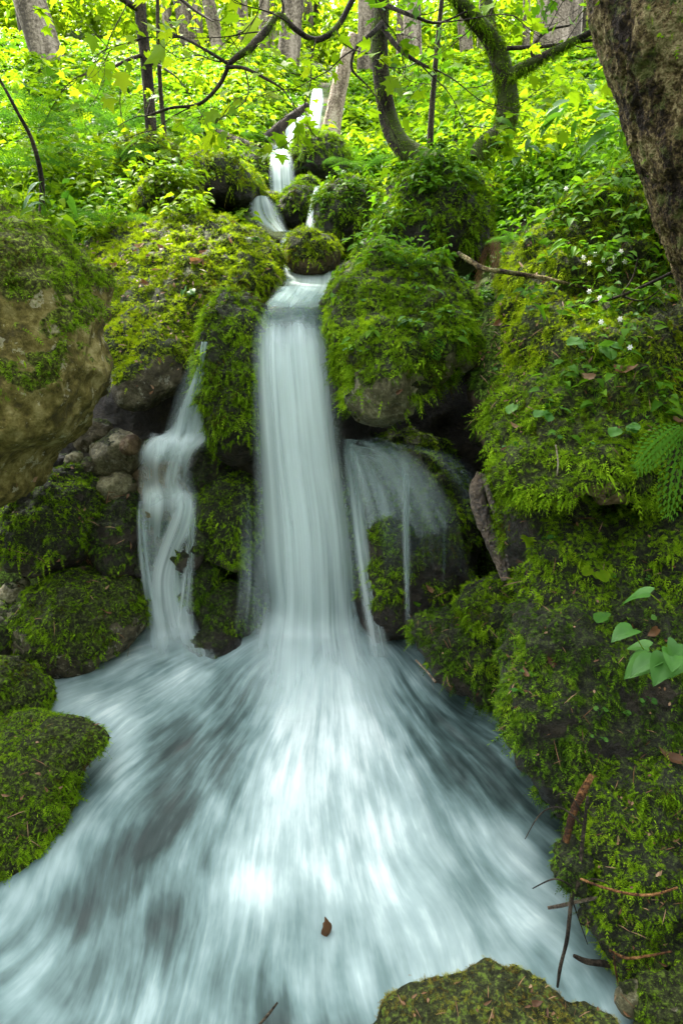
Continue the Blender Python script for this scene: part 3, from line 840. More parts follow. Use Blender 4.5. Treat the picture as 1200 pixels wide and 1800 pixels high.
# foam bands: polyline in photograph pixels, half-width, strength
foam_strokes = [
 ([(560, 1090), (545, 1200), (530, 1330), (490, 1440), (450, 1560)], 62, .62),
 ([(590, 1090), (620, 1250), (680, 1400), (760, 1560), (800, 1690)], 68, .55),
 ([(540, 1220), (525, 1330)], 60, .45),
 ([(560, 1300), (600, 1420), (640, 1560), (640, 1700)], 75, .32),
 ([(470, 1120), (400, 1160), (330, 1215), (300, 1250)], 32, .32),
 ([(290, 1100), (250, 1150), (160, 1205), (100, 1225)], 26, .75),
 ([(310, 1130), (345, 1165), (310, 1200), (180, 1250)], 24, .55),
 ([(110, 1230), (180, 1255), (232, 1280), (215, 1340), (160, 1440), (70, 1560), (-10, 1640)], 32, .55),
 ([(225, 1270), (230, 1300)], 20, .25),
 ([(360, 1420), (300, 1520), (170, 1660)], 24, .22),
 ([(330, 1560), (200, 1690), (90, 1780)], 36, .20),
 ([(400, 1590), (340, 1700), (300, 1790)], 40, .34),
 ([(120, 1660), (40, 1760)], 40, .28),
 ([(420, 1580), (520, 1555), (590, 1560)], 24, .12),
 ([(600, 1560), (690, 1640), (720, 1760)], 60, .30),
 ([(730, 1120), (740, 1200), (800, 1270)], 20, .22),
 ([(905, 1470), (915, 1560), (900, 1690)], 40, .55),
 ([(830, 1400), (860, 1560), (830, 1700)], 55, .22),
 ([(980, 1600), (1010, 1700), (1060, 1770)], 40, .42),
 ([(800, 1270), (900, 1330)], 20, .15),
 ([(540, 1700), (545, 1790)], 22, .30),
 ([(480, 1470), (430, 1620), (400, 1760)], 60, .22),
]
dark_strokes = [
 ([(500, 1150), (480, 1200), (440, 1230)], 24, .42),
 ([(330, 1430), (250, 1530), (150, 1640)], 34, .40),
 ([(420, 1330), (320, 1420), (240, 1490)], 26, .26),
 ([(280, 1600), (200, 1690), (120, 1760)], 24, .30),
 ([(600, 1420), (580, 1500)], 26, .18),
 ([(500, 1630), (480, 1720), (500, 1790)], 34, .26),
 ([(780, 1280), (830, 1340), (900, 1380)], 36, .48),
 ([(850, 1370), (910, 1430)], 30, .30),
 ([(120, 1180), (190, 1190)], 26, .35),
 ([(400, 1170), (460, 1150)], 14, .2),
 ([(240, 1330), (330, 1290)], 20, .22),
 ([(690, 1200), (740, 1290)], 30, .2),
]
def seg_dist(U, Vv, pts):
    best = np.full(U.shape, 1e9)
    for (a, b), (c, d) in zip(pts[:-1], pts[1:]):
        dx, dy = c - a, d - b
        t = np.clip(((U - a) * dx + (Vv - b) * dy) / (dx * dx + dy * dy), 0, 1)
        best = np.minimum(best, np.hypot(U - a - t * dx, Vv - b - t * dy))
    return best
wob = fbm(WP * np.array([5, 5, 1]), 3, 8)
PUw = PU + wob * 30; PVw = PV + fbm(WP * np.array([5, 5, 1]) + 40, 3, 9) * 30
foam = np.full(PU.shape, .14) + fbm(WP * np.array([4.0, 2.6, 1]) + 7, 4, 55) * .5
for pts, w, s in foam_strokes:
    foam += .85 * s * np.exp(-(seg_dist(PUw, PVw, pts) / (w * 1.15)) ** 2)
for pts, w, s in dark_strokes:
    foam -= .52 * s * np.exp(-(seg_dist(PUw, PVw, pts) / (w * 1.25)) ** 2)
foam += .60 * np.exp(-(((PU - 575 - .10 * (PV - 1300)) / (110 + .12 * (PV - 1100))) ** 2 + ((PV - 1380) / 300) ** 2))
foam = .05 + .74 * (1 - np.exp(-1.7 * np.clip(foam, .02, 2))) / (1 - math.exp(-1.7))
SX, SY = .03, 3.02
rr = np.hypot(WX - SX, SY - WY); aa = np.arctan2(WX - SX, SY - WY)
aa = aa + .10 * np.sin(rr * 2.0 + 1) + fbm(WP * 1.4, 2, 21) * .11
fl = np.stack([aa * 1.1 + 5, rr], -1)
streak = fbm(np.stack([fl[..., 0] * 9, fl[..., 1] * 2.2, np.zeros_like(rr)], -1), 3, 31)
lump = fbm(WP * np.array([3.2, 3.2, 1]), 3, 33)
WZ2 = WZ + (streak * .012 + lump * .016 + (foam - .4) * .035) * sstep(.15, .6, rr + .2) + .025 * np.exp(-((np.hypot(WX - .02, (WY - 2.62)) - .17) / .10) ** 2)
WV = np.stack([WX, WY, WZ2], -1).reshape(-1, 3)
ii = (np.arange(329)[:, None] * 330 + np.arange(329)).ravel()
WF = np.stack([ii, ii + 1, ii + 331, ii + 330], 1)
pool = mk('water', WV, [WF], M['pool'], (0, 0, 0), None, {'foam': foam.ravel()}, fl.reshape(-1, 2))
tag(pool, 'white foaming rapids fanning out from the foot of the waterfall', kind='structure')

# main fall: a thick body of water and two looser veils in front
ribbon('waterfall', [(486, 574, 504, 3.30, .5, .15), (466, 576, 530, 3.06, .40, .0), (446, 580, 562, 2.93, .40, .05), (440, 586, 600, 2.86, .82, .5), (438, 596, 680, 2.81, .95, .75),
                     (440, 610, 780, 2.78, .95, .75), (442, 626, 880, 2.76, .93, .75), (442, 643, 980, 2.75, .88, .7), (447, 652, 1050, 2.75, .80, .5), (434, 668, 1092, 2.72, .72, .5), (412, 694, 1130, 2.61, .42, .5), (380, 728, 1175, 2.44, .18, .5), (340, 775, 1240, 2.25, .0, .5)],
       'fall', .07, 40, label='silky main waterfall pouring over the lip into the pool', edge=.26)
ribbon('waterfall', [(466, 562, 560, 2.88, .0, .7), (458, 572, 605, 2.82, .45, .9), (456, 586, 680, 2.775, .55, 1.0), (462, 602, 800, 2.74, .5, 1.0), (474, 622, 920, 2.715, .5, 1.0),
                     (478, 632, 1030, 2.70, .45, .9), (465, 645, 1095, 2.68, .45, .9), (446, 668, 1135, 2.57, .40, .9), (420, 700, 1190, 2.38, .25, .9), (395, 730, 1250, 2.20, .0, .9)],
       'fall_fine', .07, 40, label='bright streaked veil on the front of the main waterfall', edge=.25)
ribbon('waterfall', [(600, 628, 770, 2.84, .35, .5), (606, 640, 850, 2.80, .55, .7), (618, 652, 950, 2.74, .50, .7), (632, 672, 1060, 2.66, .40, .7), (648, 692, 1160, 2.58, .28, .7), (655, 700, 1225, 2.52, .0, .7)],
       'fall_fine', .03, 16, label='narrow strand of water leaping off the right side of the main fall', edge=.35)
ribbon('waterfall', [(420, 470, 850, 2.80, .0, .4), (418, 474, 930, 2.78, .12, .4), (412, 480, 1020, 2.75, .22, .4), (400, 480, 1110, 2.70, .0, .4)],
       'fall_fine', .03, 16, label='thin spray on the left side of the main fall', edge=.4)
# spray fan over the dripping rock
ribbon('waterfall', [(600, 612, 800, 2.86, .25, .4), (612, 640, 772, 2.80, .45, .4), (640, 720, 790, 2.68, .32, .3), (650, 780, 850, 2.64, .18, .25), (640, 810, 930, 2.62, .10, .2), (640, 830, 1010, 2.62, .0, .2)],
       'fall_fine', .03, 40, label='spray fan thrown over the dripping rock', edge=.3)
ribbon('waterfall', [(606, 618, 810, 2.85, .3, .5), (640, 655, 786, 2.76, .45, .5), (690, 712, 800, 2.67, .42, .5), (704, 722, 850, 2.62, .5, .5), (706, 722, 940, 2.61, .5, .6), (709, 722, 1040, 2.60, .42, .6), (710, 724, 1095, 2.59, .1, .6)],
       'fall_fine', .012, 12, label='single thread of water falling in front of the dripping rock', edge=.4)
ribbon('waterfall', [(776, 783, 880, 2.63, .0, .3), (777, 783, 920, 2.62, .28, .3), (777, 784, 1000, 2.61, .22, .3), (777, 783, 1040, 2.6, .0, .3)],
       'fall_fine', .005, 8, label='faint drip thread at the right of the dripping rock', edge=.4)
ribbon('waterfall', [(612, 640, 785, 2.80, .3, .3), (660, 700, 778, 2.70, .25, .2), (740, 800, 800, 2.66, .16, .2), (790, 850, 850, 2.64, .08, .2), (820, 870, 920, 2.64, .0, .2)],
       'fall_fine', .02, 24, label='outer edge of the spray fan arching towards the bank', edge=.4)
def fan(name, label, n, seed):
    rs = np.random.default_rng(seed)
    Vs, Fs, UVs, Ds, off = [], [], [], [], 0
    for k in range(n):
        q = (k + rs.random()) / n
        p0 = P(rs.uniform(604, 618), rs.uniform(780, 812), 2.84)
        reach = .02 + .44 * q ** 1.1
        lift = rs.uniform(.25, .8) * (.3 + q)
        T_ = rs.uniform(.26, .46)
        t = np.linspace(0, T_, 22)
        c = p0 + np.stack([reach * t / .32, -.30 * t - .2 * t * reach, lift * t - 4.9 * t * t], 1)
        w = rs.uniform(.004, .012) * (1 + 3.2 * t / T_)
        rows = np.linspace(-1, 1, 5)
        V = c[:, None] + np.stack([w[:, None] * rows, -.35 * w[:, None] * (1 - rows ** 2), .25 * w[:, None] * rows], -1)
        Vs.append(V.reshape(-1, 3))
        ii = (np.arange(21)[:, None] * 5 + np.arange(4)).ravel() + off
        Fs.append(np.stack([ii, ii + 5, ii + 6, ii + 1], 1)); off += 110
        UVs.append(np.stack(np.broadcast_arrays(rows[None] * w[:, None] + k * .37, t[:, None] * 2), -1).reshape(-1, 2))
        Ds.append((rs.uniform(.22, .58) * (1 - rows[None] ** 2) * (np.minimum(1, t / .05) * (1 - t / T_) ** .7)[:, None]).ravel())
    V = np.concatenate(Vs)
    o = mk(name, V, [np.concatenate(Fs)], M['fall_fine'], V.mean(0), None, {'dens': np.concatenate(Ds), 'white': np.full(len(V), .6)}, np.concatenate(UVs))
    tag(o, label, kind='structure')
rock('wet_rock', 'black wet stone low on the right of the side cascade', [(324, 1066), (331.0, 1050.8), (345.0, 1049.4), (352, 1062), (347.8, 1074.6), (329.6, 1076)], 2.80, .05, lvl=4, mat='stone_wet', cover=.3, moss='moss_dark', seed=142, cat='rock', dens=12000, L=.009, rough=.12)
rock('wet_rock', 'dark cobble at the foot of the side cascade', [(274, 1094), (280.0, 1080.4), (292.0, 1079.2), (298, 1090), (294.4, 1100.8), (278.8, 1102)], 2.80, .05, lvl=4, mat='stone_wet', cover=.3, moss='moss_dark', seed=143, cat='rock', dens=12000, L=.009, rough=.12)
rock('wet_rock', 'small black stone at the left rim of the side cascade', [(240, 1006), (245.0, 994.0), (255.0, 993.0), (260, 1002), (257.0, 1011.0), (244.0, 1012)], 2.80, .05, lvl=4, mat='stone_wet', cover=.3, moss='moss_dark', seed=144, cat='rock', dens=12000, L=.009, rough=.12)
fan('waterfall', 'fine arcs of spray flung over the dripping rock', 46, 17)
# side cascade
ribbon('waterfall', [(354, 368, 600, 2.88, .6, .5), (343, 367, 650, 2.875, .65, .5), (320, 366, 705, 2.87, .65, .5), (298, 367, 752, 2.865, .68, .55), (256, 372, 772, 2.86, .75, .65), (243, 352, 790, 2.84, .75, .6),
                     (240, 342, 815, 2.82, .36, .4), (240, 344, 845, 2.82, .36, .4), (242, 350, 868, 2.81, .6, .6), (240, 352, 892, 2.79, .5, .5), (238, 352, 930, 2.79, .30, .3), (240, 350, 990, 2.79, .30, .3), (246, 350, 1045, 2.78, .62, .5), (254, 352, 1095, 2.76, .7, .55), (246, 372, 1130, 2.66, .45, .55), (225, 400, 1165, 2.50, .0, .55)],
       'fall_fine', .04, 44, label='stepped side cascade left of the rock pillar', edge=.2)
ribbon('waterfall', [(300, 350, 862, 2.80, .0, .8), (305, 348, 890, 2.77, .55, .8), (290, 344, 925, 2.76, .55, .85), (274, 328, 965, 2.76, .55, .85), (262, 316, 1010, 2.755, .5, .85), (260, 322, 1060, 2.74, .45, .85), (258, 340, 1110, 2.68, .3, .9), (240, 360, 1150, 2.56, .0, .9)],
       'fall_fine', .03, 22, label='bright strand winding down the side cascade', edge=.3)
ribbon('waterfall', [(240, 262, 880, 2.80, .0, .6), (239, 262, 920, 2.77, .5, .6), (242, 268, 980, 2.76, .5, .6), (250, 280, 1050, 2.75, .4, .6), (256, 300, 1105, 2.70, .0, .7)],
       'fall_fine', .015, 14, label='thin strand along the left rim of the side cascade', edge=.35)
ribbon('waterfall', [(335, 362, 620, 2.86, .0, .4), (308, 362, 690, 2.86, .30, .5), (288, 366, 750, 2.85, .45, .6), (262, 372, 778, 2.82, .35, .7), (248, 345, 800, 2.79, .0, .7)],
       'fall_fine', .03, 20, label='misty upper veil of the side cascade', edge=.4)
ribbon('waterfall', [(300, 330, 780, 2.80, .0, .8), (296, 326, 805, 2.785, .5, .8), (286, 318, 840, 2.78, .5, .8), (280, 322, 870, 2.77, .0, .8)], 'fall_fine', .015, 14, label='thin thread over the first step of the side cascade', edge=.35)
ribbon('waterfall', [(322, 345, 880, 2.78, .0, .7), (326, 348, 920, 2.75, .45, .7), (322, 346, 980, 2.745, .4, .7), (312, 342, 1050, 2.735, .35, .7), (300, 350, 1110, 2.69, .0, .7)], 'fall_fine', .015, 14, label='thin thread along the right rim of the side cascade', edge=.35)
for v0, u0, u1, lab in ((772, 258, 345, 'white lip of the first step of the side cascade'), (862, 245, 345, 'white lip of the second step of the side cascade')):
    ribbon('waterfall', [(u0, u1, v0 - 12, 2.84, .0, .9), (u0 - 4, u1, v0 + 8, 2.79, .42, .9), (u0 - 8, u1 - 4, v0 + 45, 2.775, .0, .8)], 'fall_fine', .02, 20, label=lab, edge=.35)
rock('wet_rock', 'dark mossy hump showing through the side cascade', [(300, 990), (306, 946), (325, 925), (348, 930), (356, 985), (335, 1008)], 2.80, .06, lvl=4, mat='stone_wet', cover=.6, moss='moss_dark', seed=131, cat='rock', dens=16000, L=.010)
rock('stone', 'yellowish pebble under the thin water of the second step', [(252, 905), (258, 885), (280, 880), (288, 900), (272, 915)], 2.81, .05, lvl=4, mat='stone_pale', cover=.1, seed=133, cat='stone', dens=6000, L=.008)

# stream above the lip and the upper cascades
ribbon('stream', [(498, 590, 476, 3.95, .75, .9), (498, 592, 490, 3.8, .75, .9), (492, 590, 505, 3.6, .6, .5), (478, 580, 520, 3.4, .5, .2), (458, 572, 540, 3.1, .35, .1)], 'fall', .01, 24, label='shallow stream sliding to the lip of the waterfall', edge=.12)
ribbon('waterfall', [(474, 512, 272, 5.75, .7, .7), (471, 518, 288, 5.6, .75, .8), (470, 522, 315, 5.5, .66, .6), (470, 526, 345, 5.42, .7, .7), (468, 522, 362, 5.25, .5, .6)], 'fall_fine', .05, 30, label='upper waterfall between the mossy bank stone and the log', edge=.3, rag=1.4)
ribbon('waterfall', [(446, 474, 346, 4.85, .7, .8), (434, 488, 360, 4.78, .75, .8), (438, 500, 384, 4.7, .55, .6), (474, 508, 408, 4.6, .5, .5)], 'fall_fine', .05, 30, label='short white cascade left of the rounded splitting rock', edge=.4, rag=1.6)
ribbon('waterfall', [(552, 568, 328, 4.75, .8, .9), (545, 563, 355, 4.66, .9, .9), (538, 558, 385, 4.6, .9, .9), (533, 555, 412, 4.5, .8, .8)], 'fall', .02, 14, label='slim cascade right of the rounded splitting rock', edge=.3)
ribbon('waterfall', [(548, 568, 158, 9.0, .8, .9), (544, 570, 180, 8.8, .9, 1.0), (542, 566, 205, 8.6, .9, .9), (539, 562, 236, 8.4, .8, .8)], 'fall', .05, 20, label='highest white fall at the top of the stream', edge=.2)
ribbon('waterfall', [(515, 545, 205, 8.3, .8, .8), (502, 530, 222, 8.0, .85, .8), (500, 522, 240, 7.8, .8, .7), (505, 530, 255, 7.5, .6, .6)], 'fall', .04, 18, label='bend of the highest fall beside the fallen log', edge=.2)
ribbon('waterfall', [(592, 606, 180, 9.2, .7, .8), (594, 606, 200, 9.1, .8, .8), (592, 604, 218, 9.0, .6, .8)], 'fall', .02, 12, label='sliver of white water right of the pale leaning trunk', edge=.2)
ribbon('stream', [(478, 522, 255, 7.2, .6, .6), (472, 518, 265, 6.5, .6, .5), (470, 515, 275, 5.8, .7, .5)], 'fall', .01, 16, label='stony stream run above the upper waterfall', edge=.15)
ribbon('stream', [(500, 545, 405, 4.7, .6, .4), (490, 560, 430, 4.45, .5, .3), (490, 600, 470, 4.1, .55, .4), (500, 600, 482, 3.9, .5, .5)], 'fall', .01, 20, label='quiet run around the twin-humped rock', edge=.15)

# ------------------------------------------------------------------ trees
def trunk_tree(name, label, pts, mat, cat='tree', moss=None, moss_dens=0, rough=.12, ns=20, sub=12, mossw=None, freq=8, ML=.03, MW=.007):
    """pts: (u, v, Y, radius_px) from base upwards"""
    W = np.array([P(u, v, Y) for u, v, Y, r in pts])
    R = np.array([px(Y, r, v) for u, v, Y, r in pts])
    V, F = tube(W, R, ns, rough, len(label), freq, sub)
    if ns > 100:                                      # furrowed, flaky bark
        tf = tris(F); nn = vnormals(V, tf)
        q = V * np.array([1, 1, .38])
        d = fbm(q * 26, 4, 6, .55, True) * .55 + fbm(q * 70, 3, 8, .5, True) * .25
        V = V + nn * (d * .020)[:, None]
    base = W[0] - np.array([0, 0, R[0] * .5])
    root = empty(name, base, label, cat)
    tf = tris(F); nn = vnormals(V, tf)
    if moss:
        w = sstep(-.2, .35, fbm(V * 5, 3, 2) + (mossw if mossw is not None else .2) + nn[:, 2] * .5)
    else:
        w = np.clip(fbm(V * 3, 3, 2) * .6 + .15, 0, 1)
    tr = mk('trunk', V, F, M[mat], base, root, {'moss': w})
    if moss:
        moss_mesh(V, tf, w, np.random.default_rng(len(label)), moss_dens, ML, MW, moss, 'moss', base, root, 1.0, .4, face_tol=-.9)
    return root, base

def add_limb(root, base, pts, mat, moss=None, moss_dens=9000, name='branch', rough=.15, ns=10, mossw=.3, ML=.025):
    W = np.array([P(u, v, Y) for u, v, Y, r in pts]); R = np.array([px(Y, r, v) for u, v, Y, r in pts])
    V, F = tube(W, R, ns, rough, 3, 20, 8)
    tf = tris(F)
    w = sstep(-.2, .3, fbm(V * 7, 3, 4) + mossw) if moss else np.zeros(len(V))
    o = mk(name, V, F, M[mat], base, root, {'moss': w})
    if moss:
        moss_mesh(V, tf, w, np.random.default_rng(7), moss_dens, ML, .006, moss, 'moss', base, o, 1.0, .5, face_tol=-.9)
    return o, W

def twig_system(root, base, starts, rng, mat='bark_dark', name='twigs', gen=3, r0=.006, len0=.5, droop=.1):
    """fine branching twigs from (point, direction) starts: returns tip/side points for leaves"""
    parts, sites = [], []
    stack = [(np.array(p, float), norm(np.array(d, float)), len0, r0, gen) for p, d in starts]
    while stack:
        p, d, L, r, gn = stack.pop()
        n = 5; pts = [p]; q = p.copy(); dd = d.copy()
        for k in range(n):
            dd = norm(dd + rng.normal(0, .22, 3) + np.array([0, 0, -droop * .3]))
            q = q + dd * L / n
            pts.append(q.copy())
            sites.append((q.copy(), dd.copy()))
            if gn > 0 and k >= 1 and rng.random() < .75:
                side = norm(dd + rng.normal(0, .75, 3) * np.array([1, 1, .6]))
                stack.append((q.copy(), side, L * rng.uniform(.45, .7), r * .6, gn - 1))
        V, F = tube(pts, np.linspace(r, r * .4, n + 1), 5, 0, 0, 1, 2, cap=False)
        parts.append((V, F, np.zeros(len(V))))
    V, F, _ = merge(parts)
    mk(name, V, F, M[mat], base, root, {'moss': np.zeros(len(V))})
    return sites

def leaves_at(root, base, sites, rng, per, T, L, mat, name='leaves', flat=.6, jitter=.05, droop=.2):
    p = np.array([s[0] for s in sites]); d = np.array([s[1] for s in sites])
    p = np.repeat(p, per, 0) + rng.normal(0, jitter, (len(p) * per, 3)); d = np.repeat(d, per, 0)
    N = len(p)
    D = d * .5 + rng.normal(0, .7, (N, 3)); D[:, 2] = D[:, 2] * (1 - flat) - .15; D = norm(D)
    up = np.array([0, 0, 1.]) + rng.normal(0, .45, (N, 3))
    S = norm(np.cross(up, D))
    Ls = L * np.exp(rng.normal(0, .25, N))
    V, F, k = stamp(T, p, D, S, Ls, Ls * .9 if T is not LEAF else Ls * .62, droop)
    return mk(name, V, F, M[mat], base, root, {'rnd': np.repeat(rng.random(N), k)}, smooth=False)

CURL, LEAFN, HEART, LEAF, PALM, FERN, ROUND = T_curl(), T_heart(6, 5, .46), T_heart(), T_leaf(.5), T_palm(), T_fern(18, 5), T_round()

GAPS = [(-.62, 3.5, 1.65, .55, .45, .97), (.22, 2.95, 1.5, .32, .28, .93), (.95, 2.75, 1.65, .55, .5, .90), (-.80, 2.95, .75, .16, .12, .8), (-1.1, 2.6, 1.6, .3, .3, .65), (1.0, 2.2, 1.1, .35, .3, .65), (.3, 3.6, 1.9, .4, .3, .8)]
def gappy(p, rng):
    """thin places in the canopy, given by the ground spots the sun reaches through them"""
    keep = np.ones(len(p), bool)
    for x, y, z, rx, ry, frac in GAPS:
        q = p - SUN_DIR * ((p[:, 2:3] - z) / SUN_DIR[2])
        inside = ((q[:, 0] - x) / rx) ** 2 + ((q[:, 1] - y) / ry) ** 2 < 1
        keep &= ~(inside & (rng.random(len(p)) < frac))
    return p[keep]

def crown_blob(center, rad, n, rng, clumps=14):
    """leaf positions grouped in clumps through an ellipsoid"""
    c = norm(rng.normal(0, 1, (clumps, 3))) * rng.random((clumps, 1)) ** .4
    idx = rng.integers(0, clumps, n)
    p = c[idx] + rng.normal(0, .22, (n, 3))
    return np.asarray(center) + p * np.asarray(rad)

def crown(root, base, top, center, rad, n, L, rng, mat='leaf', T=None):
    """limbs from the trunk top into a leafy crown"""
    parts = []
    C = np.asarray(center, float)
    for k in range(7):
        e = C + norm(rng.normal(0, 1, 3)) * np.asarray(rad) * .75
        m = (np.asarray(top) + e) / 2 + np.array([0, 0, .3])
        V, F = tube([top, m, e], [.018, .012, .005] if L < .2 else [.05, .03, .01], 6, 0, 0, 1, 5)
        parts.append((V, F, np.zeros(len(V))))
    V, F, _ = merge(parts)
    mk('limbs', V, F, M['bark_dark'], base, root, {'moss': np.zeros(len(V))})
    p = gappy(crown_blob(C, rad, n, rng), rng)
    sites = [(q, norm(rng.normal(0, 1, 3))) for q in p]
    leaves_at(root, base, sites, rng, 1, T or PALM, L, mat, 'crown', .5, .02)

rng = np.random.default_rng(12)
# big leaning trunk at the right
big, bb = trunk_tree('tree', 'massive rough-barked trunk leaning in at the right edge',
    [(1480, 700, 2.15, 150), (1402, 560, 2.1, 138), (1330, 420, 2.05, 132), (1276, 280, 2.0, 128), (1230, 140, 2.0, 128), (1190, 20, 2.0, 128), (1150, -120, 2.05, 122), (1090, -420, 2.2, 110), (1060, -900, 2.6, 90)],
    'bark', moss='moss', moss_dens=13000, rough=.10, ns=260, sub=40, mossw=-.02, freq=9, ML=.012, MW=.005)
top = P(1060, -900, 2.6)
crown(big, bb, top, top + np.array([.3, -.5, 1.6]), (2.2, 1.6, 1.0), 500, .11, rng)

curved, cb = trunk_tree('tree', 'slender moss-coated trunk curving up from the mound, left of the pair',
    [(760, 300, 3.75, 30), (738, 280, 3.8, 21), (705, 255, 3.85, 18), (684, 215, 3.9, 16), (672, 150, 3.9, 15), (667, 80, 3.9, 14), (671, 0, 3.9, 13), (675, -150, 3.9, 15), (690, -420, 4.0, 12)],
    'bark_dark', moss='moss', moss_dens=16000, mossw=.1, ns=20, ML=.012, MW=.004)
top = P(690, -420, 4.0)
rb = np.random.default_rng(41)
o, W = add_limb(curved, cb, [(672, -70, 3.9, 9), (645, -35, 3.8, 8), (622, -5, 3.75, 5), (592, 48, 3.7, 5), (556, 70, 3.65, 5), (520, 52, 3.6, 4.5), (491, 27, 3.6, 5), (466, 55, 3.55, 7), (440, 84, 3.5, 7), (412, 104, 3.5, 5), (398, 120, 3.5, 4)], 'bark_dark', 'moss', 12000, mossw=-.05, ML=.014)
add_limb(curved, cb, [(402, 115, 3.5, 4), (385, 150, 3.5, 3.5), (350, 183, 3.5, 3), (300, 190, 3.5, 2.2), (255, 205, 3.5, 1.2)], 'bark_dark')
add_limb(curved, cb, [(400, 118, 3.5, 3.5), (430, 120, 3.45, 3), (470, 140, 3.4, 2.4), (500, 158, 3.4, 1.2)], 'bark_dark')
add_limb(curved, cb, [(400, 112, 3.5, 3), (365, 90, 3.5, 2.5), (320, 66, 3.55, 2), (270, 50, 3.6, 1)], 'bark_dark')
add_limb(curved, cb, [(491, 30, 3.6, 3), (498, 15, 3.6, 2.5), (490, -20, 3.6, 2)], 'bark_dark')
add_limb(curved, cb, [(672, 40, 3.85, 5), (650, 62, 3.75, 4), (625, 85, 3.7, 3), (618, 120, 3.7, 2.5), (640, 145, 3.7, 1.2)], 'bark_dark')
add_limb(curved, cb, [(674, 50, 3.85, 5), (700, 85, 3.75, 4), (735, 110, 3.7, 3), (770, 125, 3.7, 1.5)], 'bark_dark')
add_limb(curved, cb, [(680, 10, 3.85, 4), (730, 30, 3.7, 3), (770, 40, 3.7, 2), (820, 20, 3.7, 1.4)], 'bark_dark')
starts = []
for (u, v, du, dv) in [(520, 50, -1, .1), (466, 55, -1, .3), (412, 104, -1, .2), (350, 183, -1, .4), (300, 190, -.8, .6), (470, 140, 1, .7), (320, 66, -1, -.3), (590, 48, .2, 1), (625, 85, -.7, .7), (640, 145, .4, 1), (735, 110, .6, .6), (770, 125, 1, .2), (770, 40, 1, .2), (430, 120, .5, 1), (556, 70, -.2, 1), (490, -20, -.7, .4), (645, -35, .6, .7)]:
    starts.append((P(u, v, 3.6), np.array([du, rb.uniform(-.6, .5), -dv * .8])))
sites = twig_system(curved, cb, starts, rb, gen=2, r0=.0035, len0=.42)
sel = [s for s in sites if rb.random() < .22]
leaves_at(curved, cb, sel, rb, 1, PALM, .062, 'leaf_yellow', 'leaves', .6, .03)
crown(curved, cb, top, top + np.array([.2, .2, 1.2]), (2.0, 1.4, .9), 250, .09, rng, 'leaf_yellow')

fork, fb = trunk_tree('tree', 'shaggy moss-coated trunk with an elbow, right of the pair',
    [(838, 285, 3.9, 24), (855, 258, 3.9, 21), (882, 232, 3.9, 20), (892, 190, 3.9, 19), (884, 130, 3.9, 18), (868, 78, 3.9, 16), (838, 38, 3.85, 14), (806, 2, 3.8, 12), (770, -60, 3.8, 13), (730, -260, 3.9, 10)],
    'bark_dark', moss='moss', moss_dens=20000, mossw=.3, ns=20, ML=.017, MW=.005)
add_limb(fork, fb, [(888, 150, 3.9, 13), (905, 128, 3.85, 11), (940, 108, 3.8, 9), (985, 85, 3.75, 7), (1040, 55, 3.7, 5), (1100, 20, 3.7, 3)], 'bark_dark', 'moss', 14000, mossw=.1, ML=.016)
add_limb(fork, fb, [(870, 80, 3.9, 9), (860, 30, 3.95, 8), (856, -40, 4, 7), (850, -200, 4.1, 5)], 'bark_dark', 'moss', 14000)
add_limb(fork, fb, [(940, 108, 3.8, 4), (935, 85, 3.8, 3), (960, 55, 3.8, 2.4), (1000, 45, 3.8, 1.4)], 'bark_dark')
add_limb(fork, fb, [(890, 85, 3.85, 4), (950, 82, 3.8, 3), (1000, 76, 3.75, 2.5), (1050, 70, 3.7, 2)], 'bark_dark')
rb = np.random.default_rng(43)
starts = [(P(u, v, 3.8), np.array([du, rb.uniform(-.5, .5), -dv])) for u, v, du, dv in [(985, 85, .6, -.5), (1000, 45, .6, -.4), (940, 85, -.3, -1), (1040, 60, .4, .3), (1000, 76, .8, .3), (806, 2, -.8, .3), (838, 38, -.6, .8), (860, 30, .5, -.5), (960, 55, .2, -.8)]]
sites = twig_system(fork, fb, starts, rb, gen=2, r0=.003, len0=.36)
leaves_at(fork, fb, [s for s in sites if rb.random() < .25], rb, 1, PALM, .055, 'leaf', 'leaves', .6, .03)
top = P(730, -260, 3.9)
crown(fork, fb, top, top + np.array([0, .3, 1.1]), (1.7, 1.3, .8), 220, .09, rng, 'leaf')

slim, sb = trunk_tree('tree', 'slim dark straight tree rising behind the bright moss hump',
    [(268, 262, 5.3, 10), (264, 200, 5.3, 10), (258, 120, 5.3, 10), (250, 50, 5.3, 10), (246, -20, 5.3, 10), (236, -300, 5.4, 8)], 'bark_dark', moss='moss', moss_dens=5000, mossw=-.2, ns=14)
add_limb(slim, sb, [(247, 18, 5.3, 6), (225, 5, 5.2, 5), (200, -12, 5.1, 4)], 'bark_dark')
add_limb(slim, sb, [(258, 95, 5.3, 3.5), (225, 105, 5.2, 3), (195, 120, 5.1, 2.4), (165, 125, 5.0, 1.2)], 'bark_dark')
add_limb(slim, sb, [(262, 110, 5.3, 3), (285, 118, 5.2, 2.4), (310, 135, 5.1, 1.2)], 'bark_dark')
add_limb(slim, sb, [(246, 0, 5.3, 4), (300, -10, 5.2, 3), (345, 20, 5.1, 2.5), (375, 38, 5.0, 1.2)], 'bark_dark')
rb = np.random.default_rng(44)
starts = [(P(u, v, 5.1), np.array([du, rb.uniform(-.5, .5), -dv])) for u, v, du, dv in [(200, -12, -1, .3), (195, 120, -1, .1), (310, 135, 1, .3), (345, 20, .8, .6), (225, 105, -.4, .8), (225, 5, -.7, .8), (165, 125, -1, .3)]]
sites = twig_system(slim, sb, starts, rb, gen=2, r0=.004, len0=.5)
leaves_at(slim, sb, [s for s in sites if rb.random() < .35], rb, 1, PALM, .075, 'leaf_yellow', 'leaves', .6, .03)
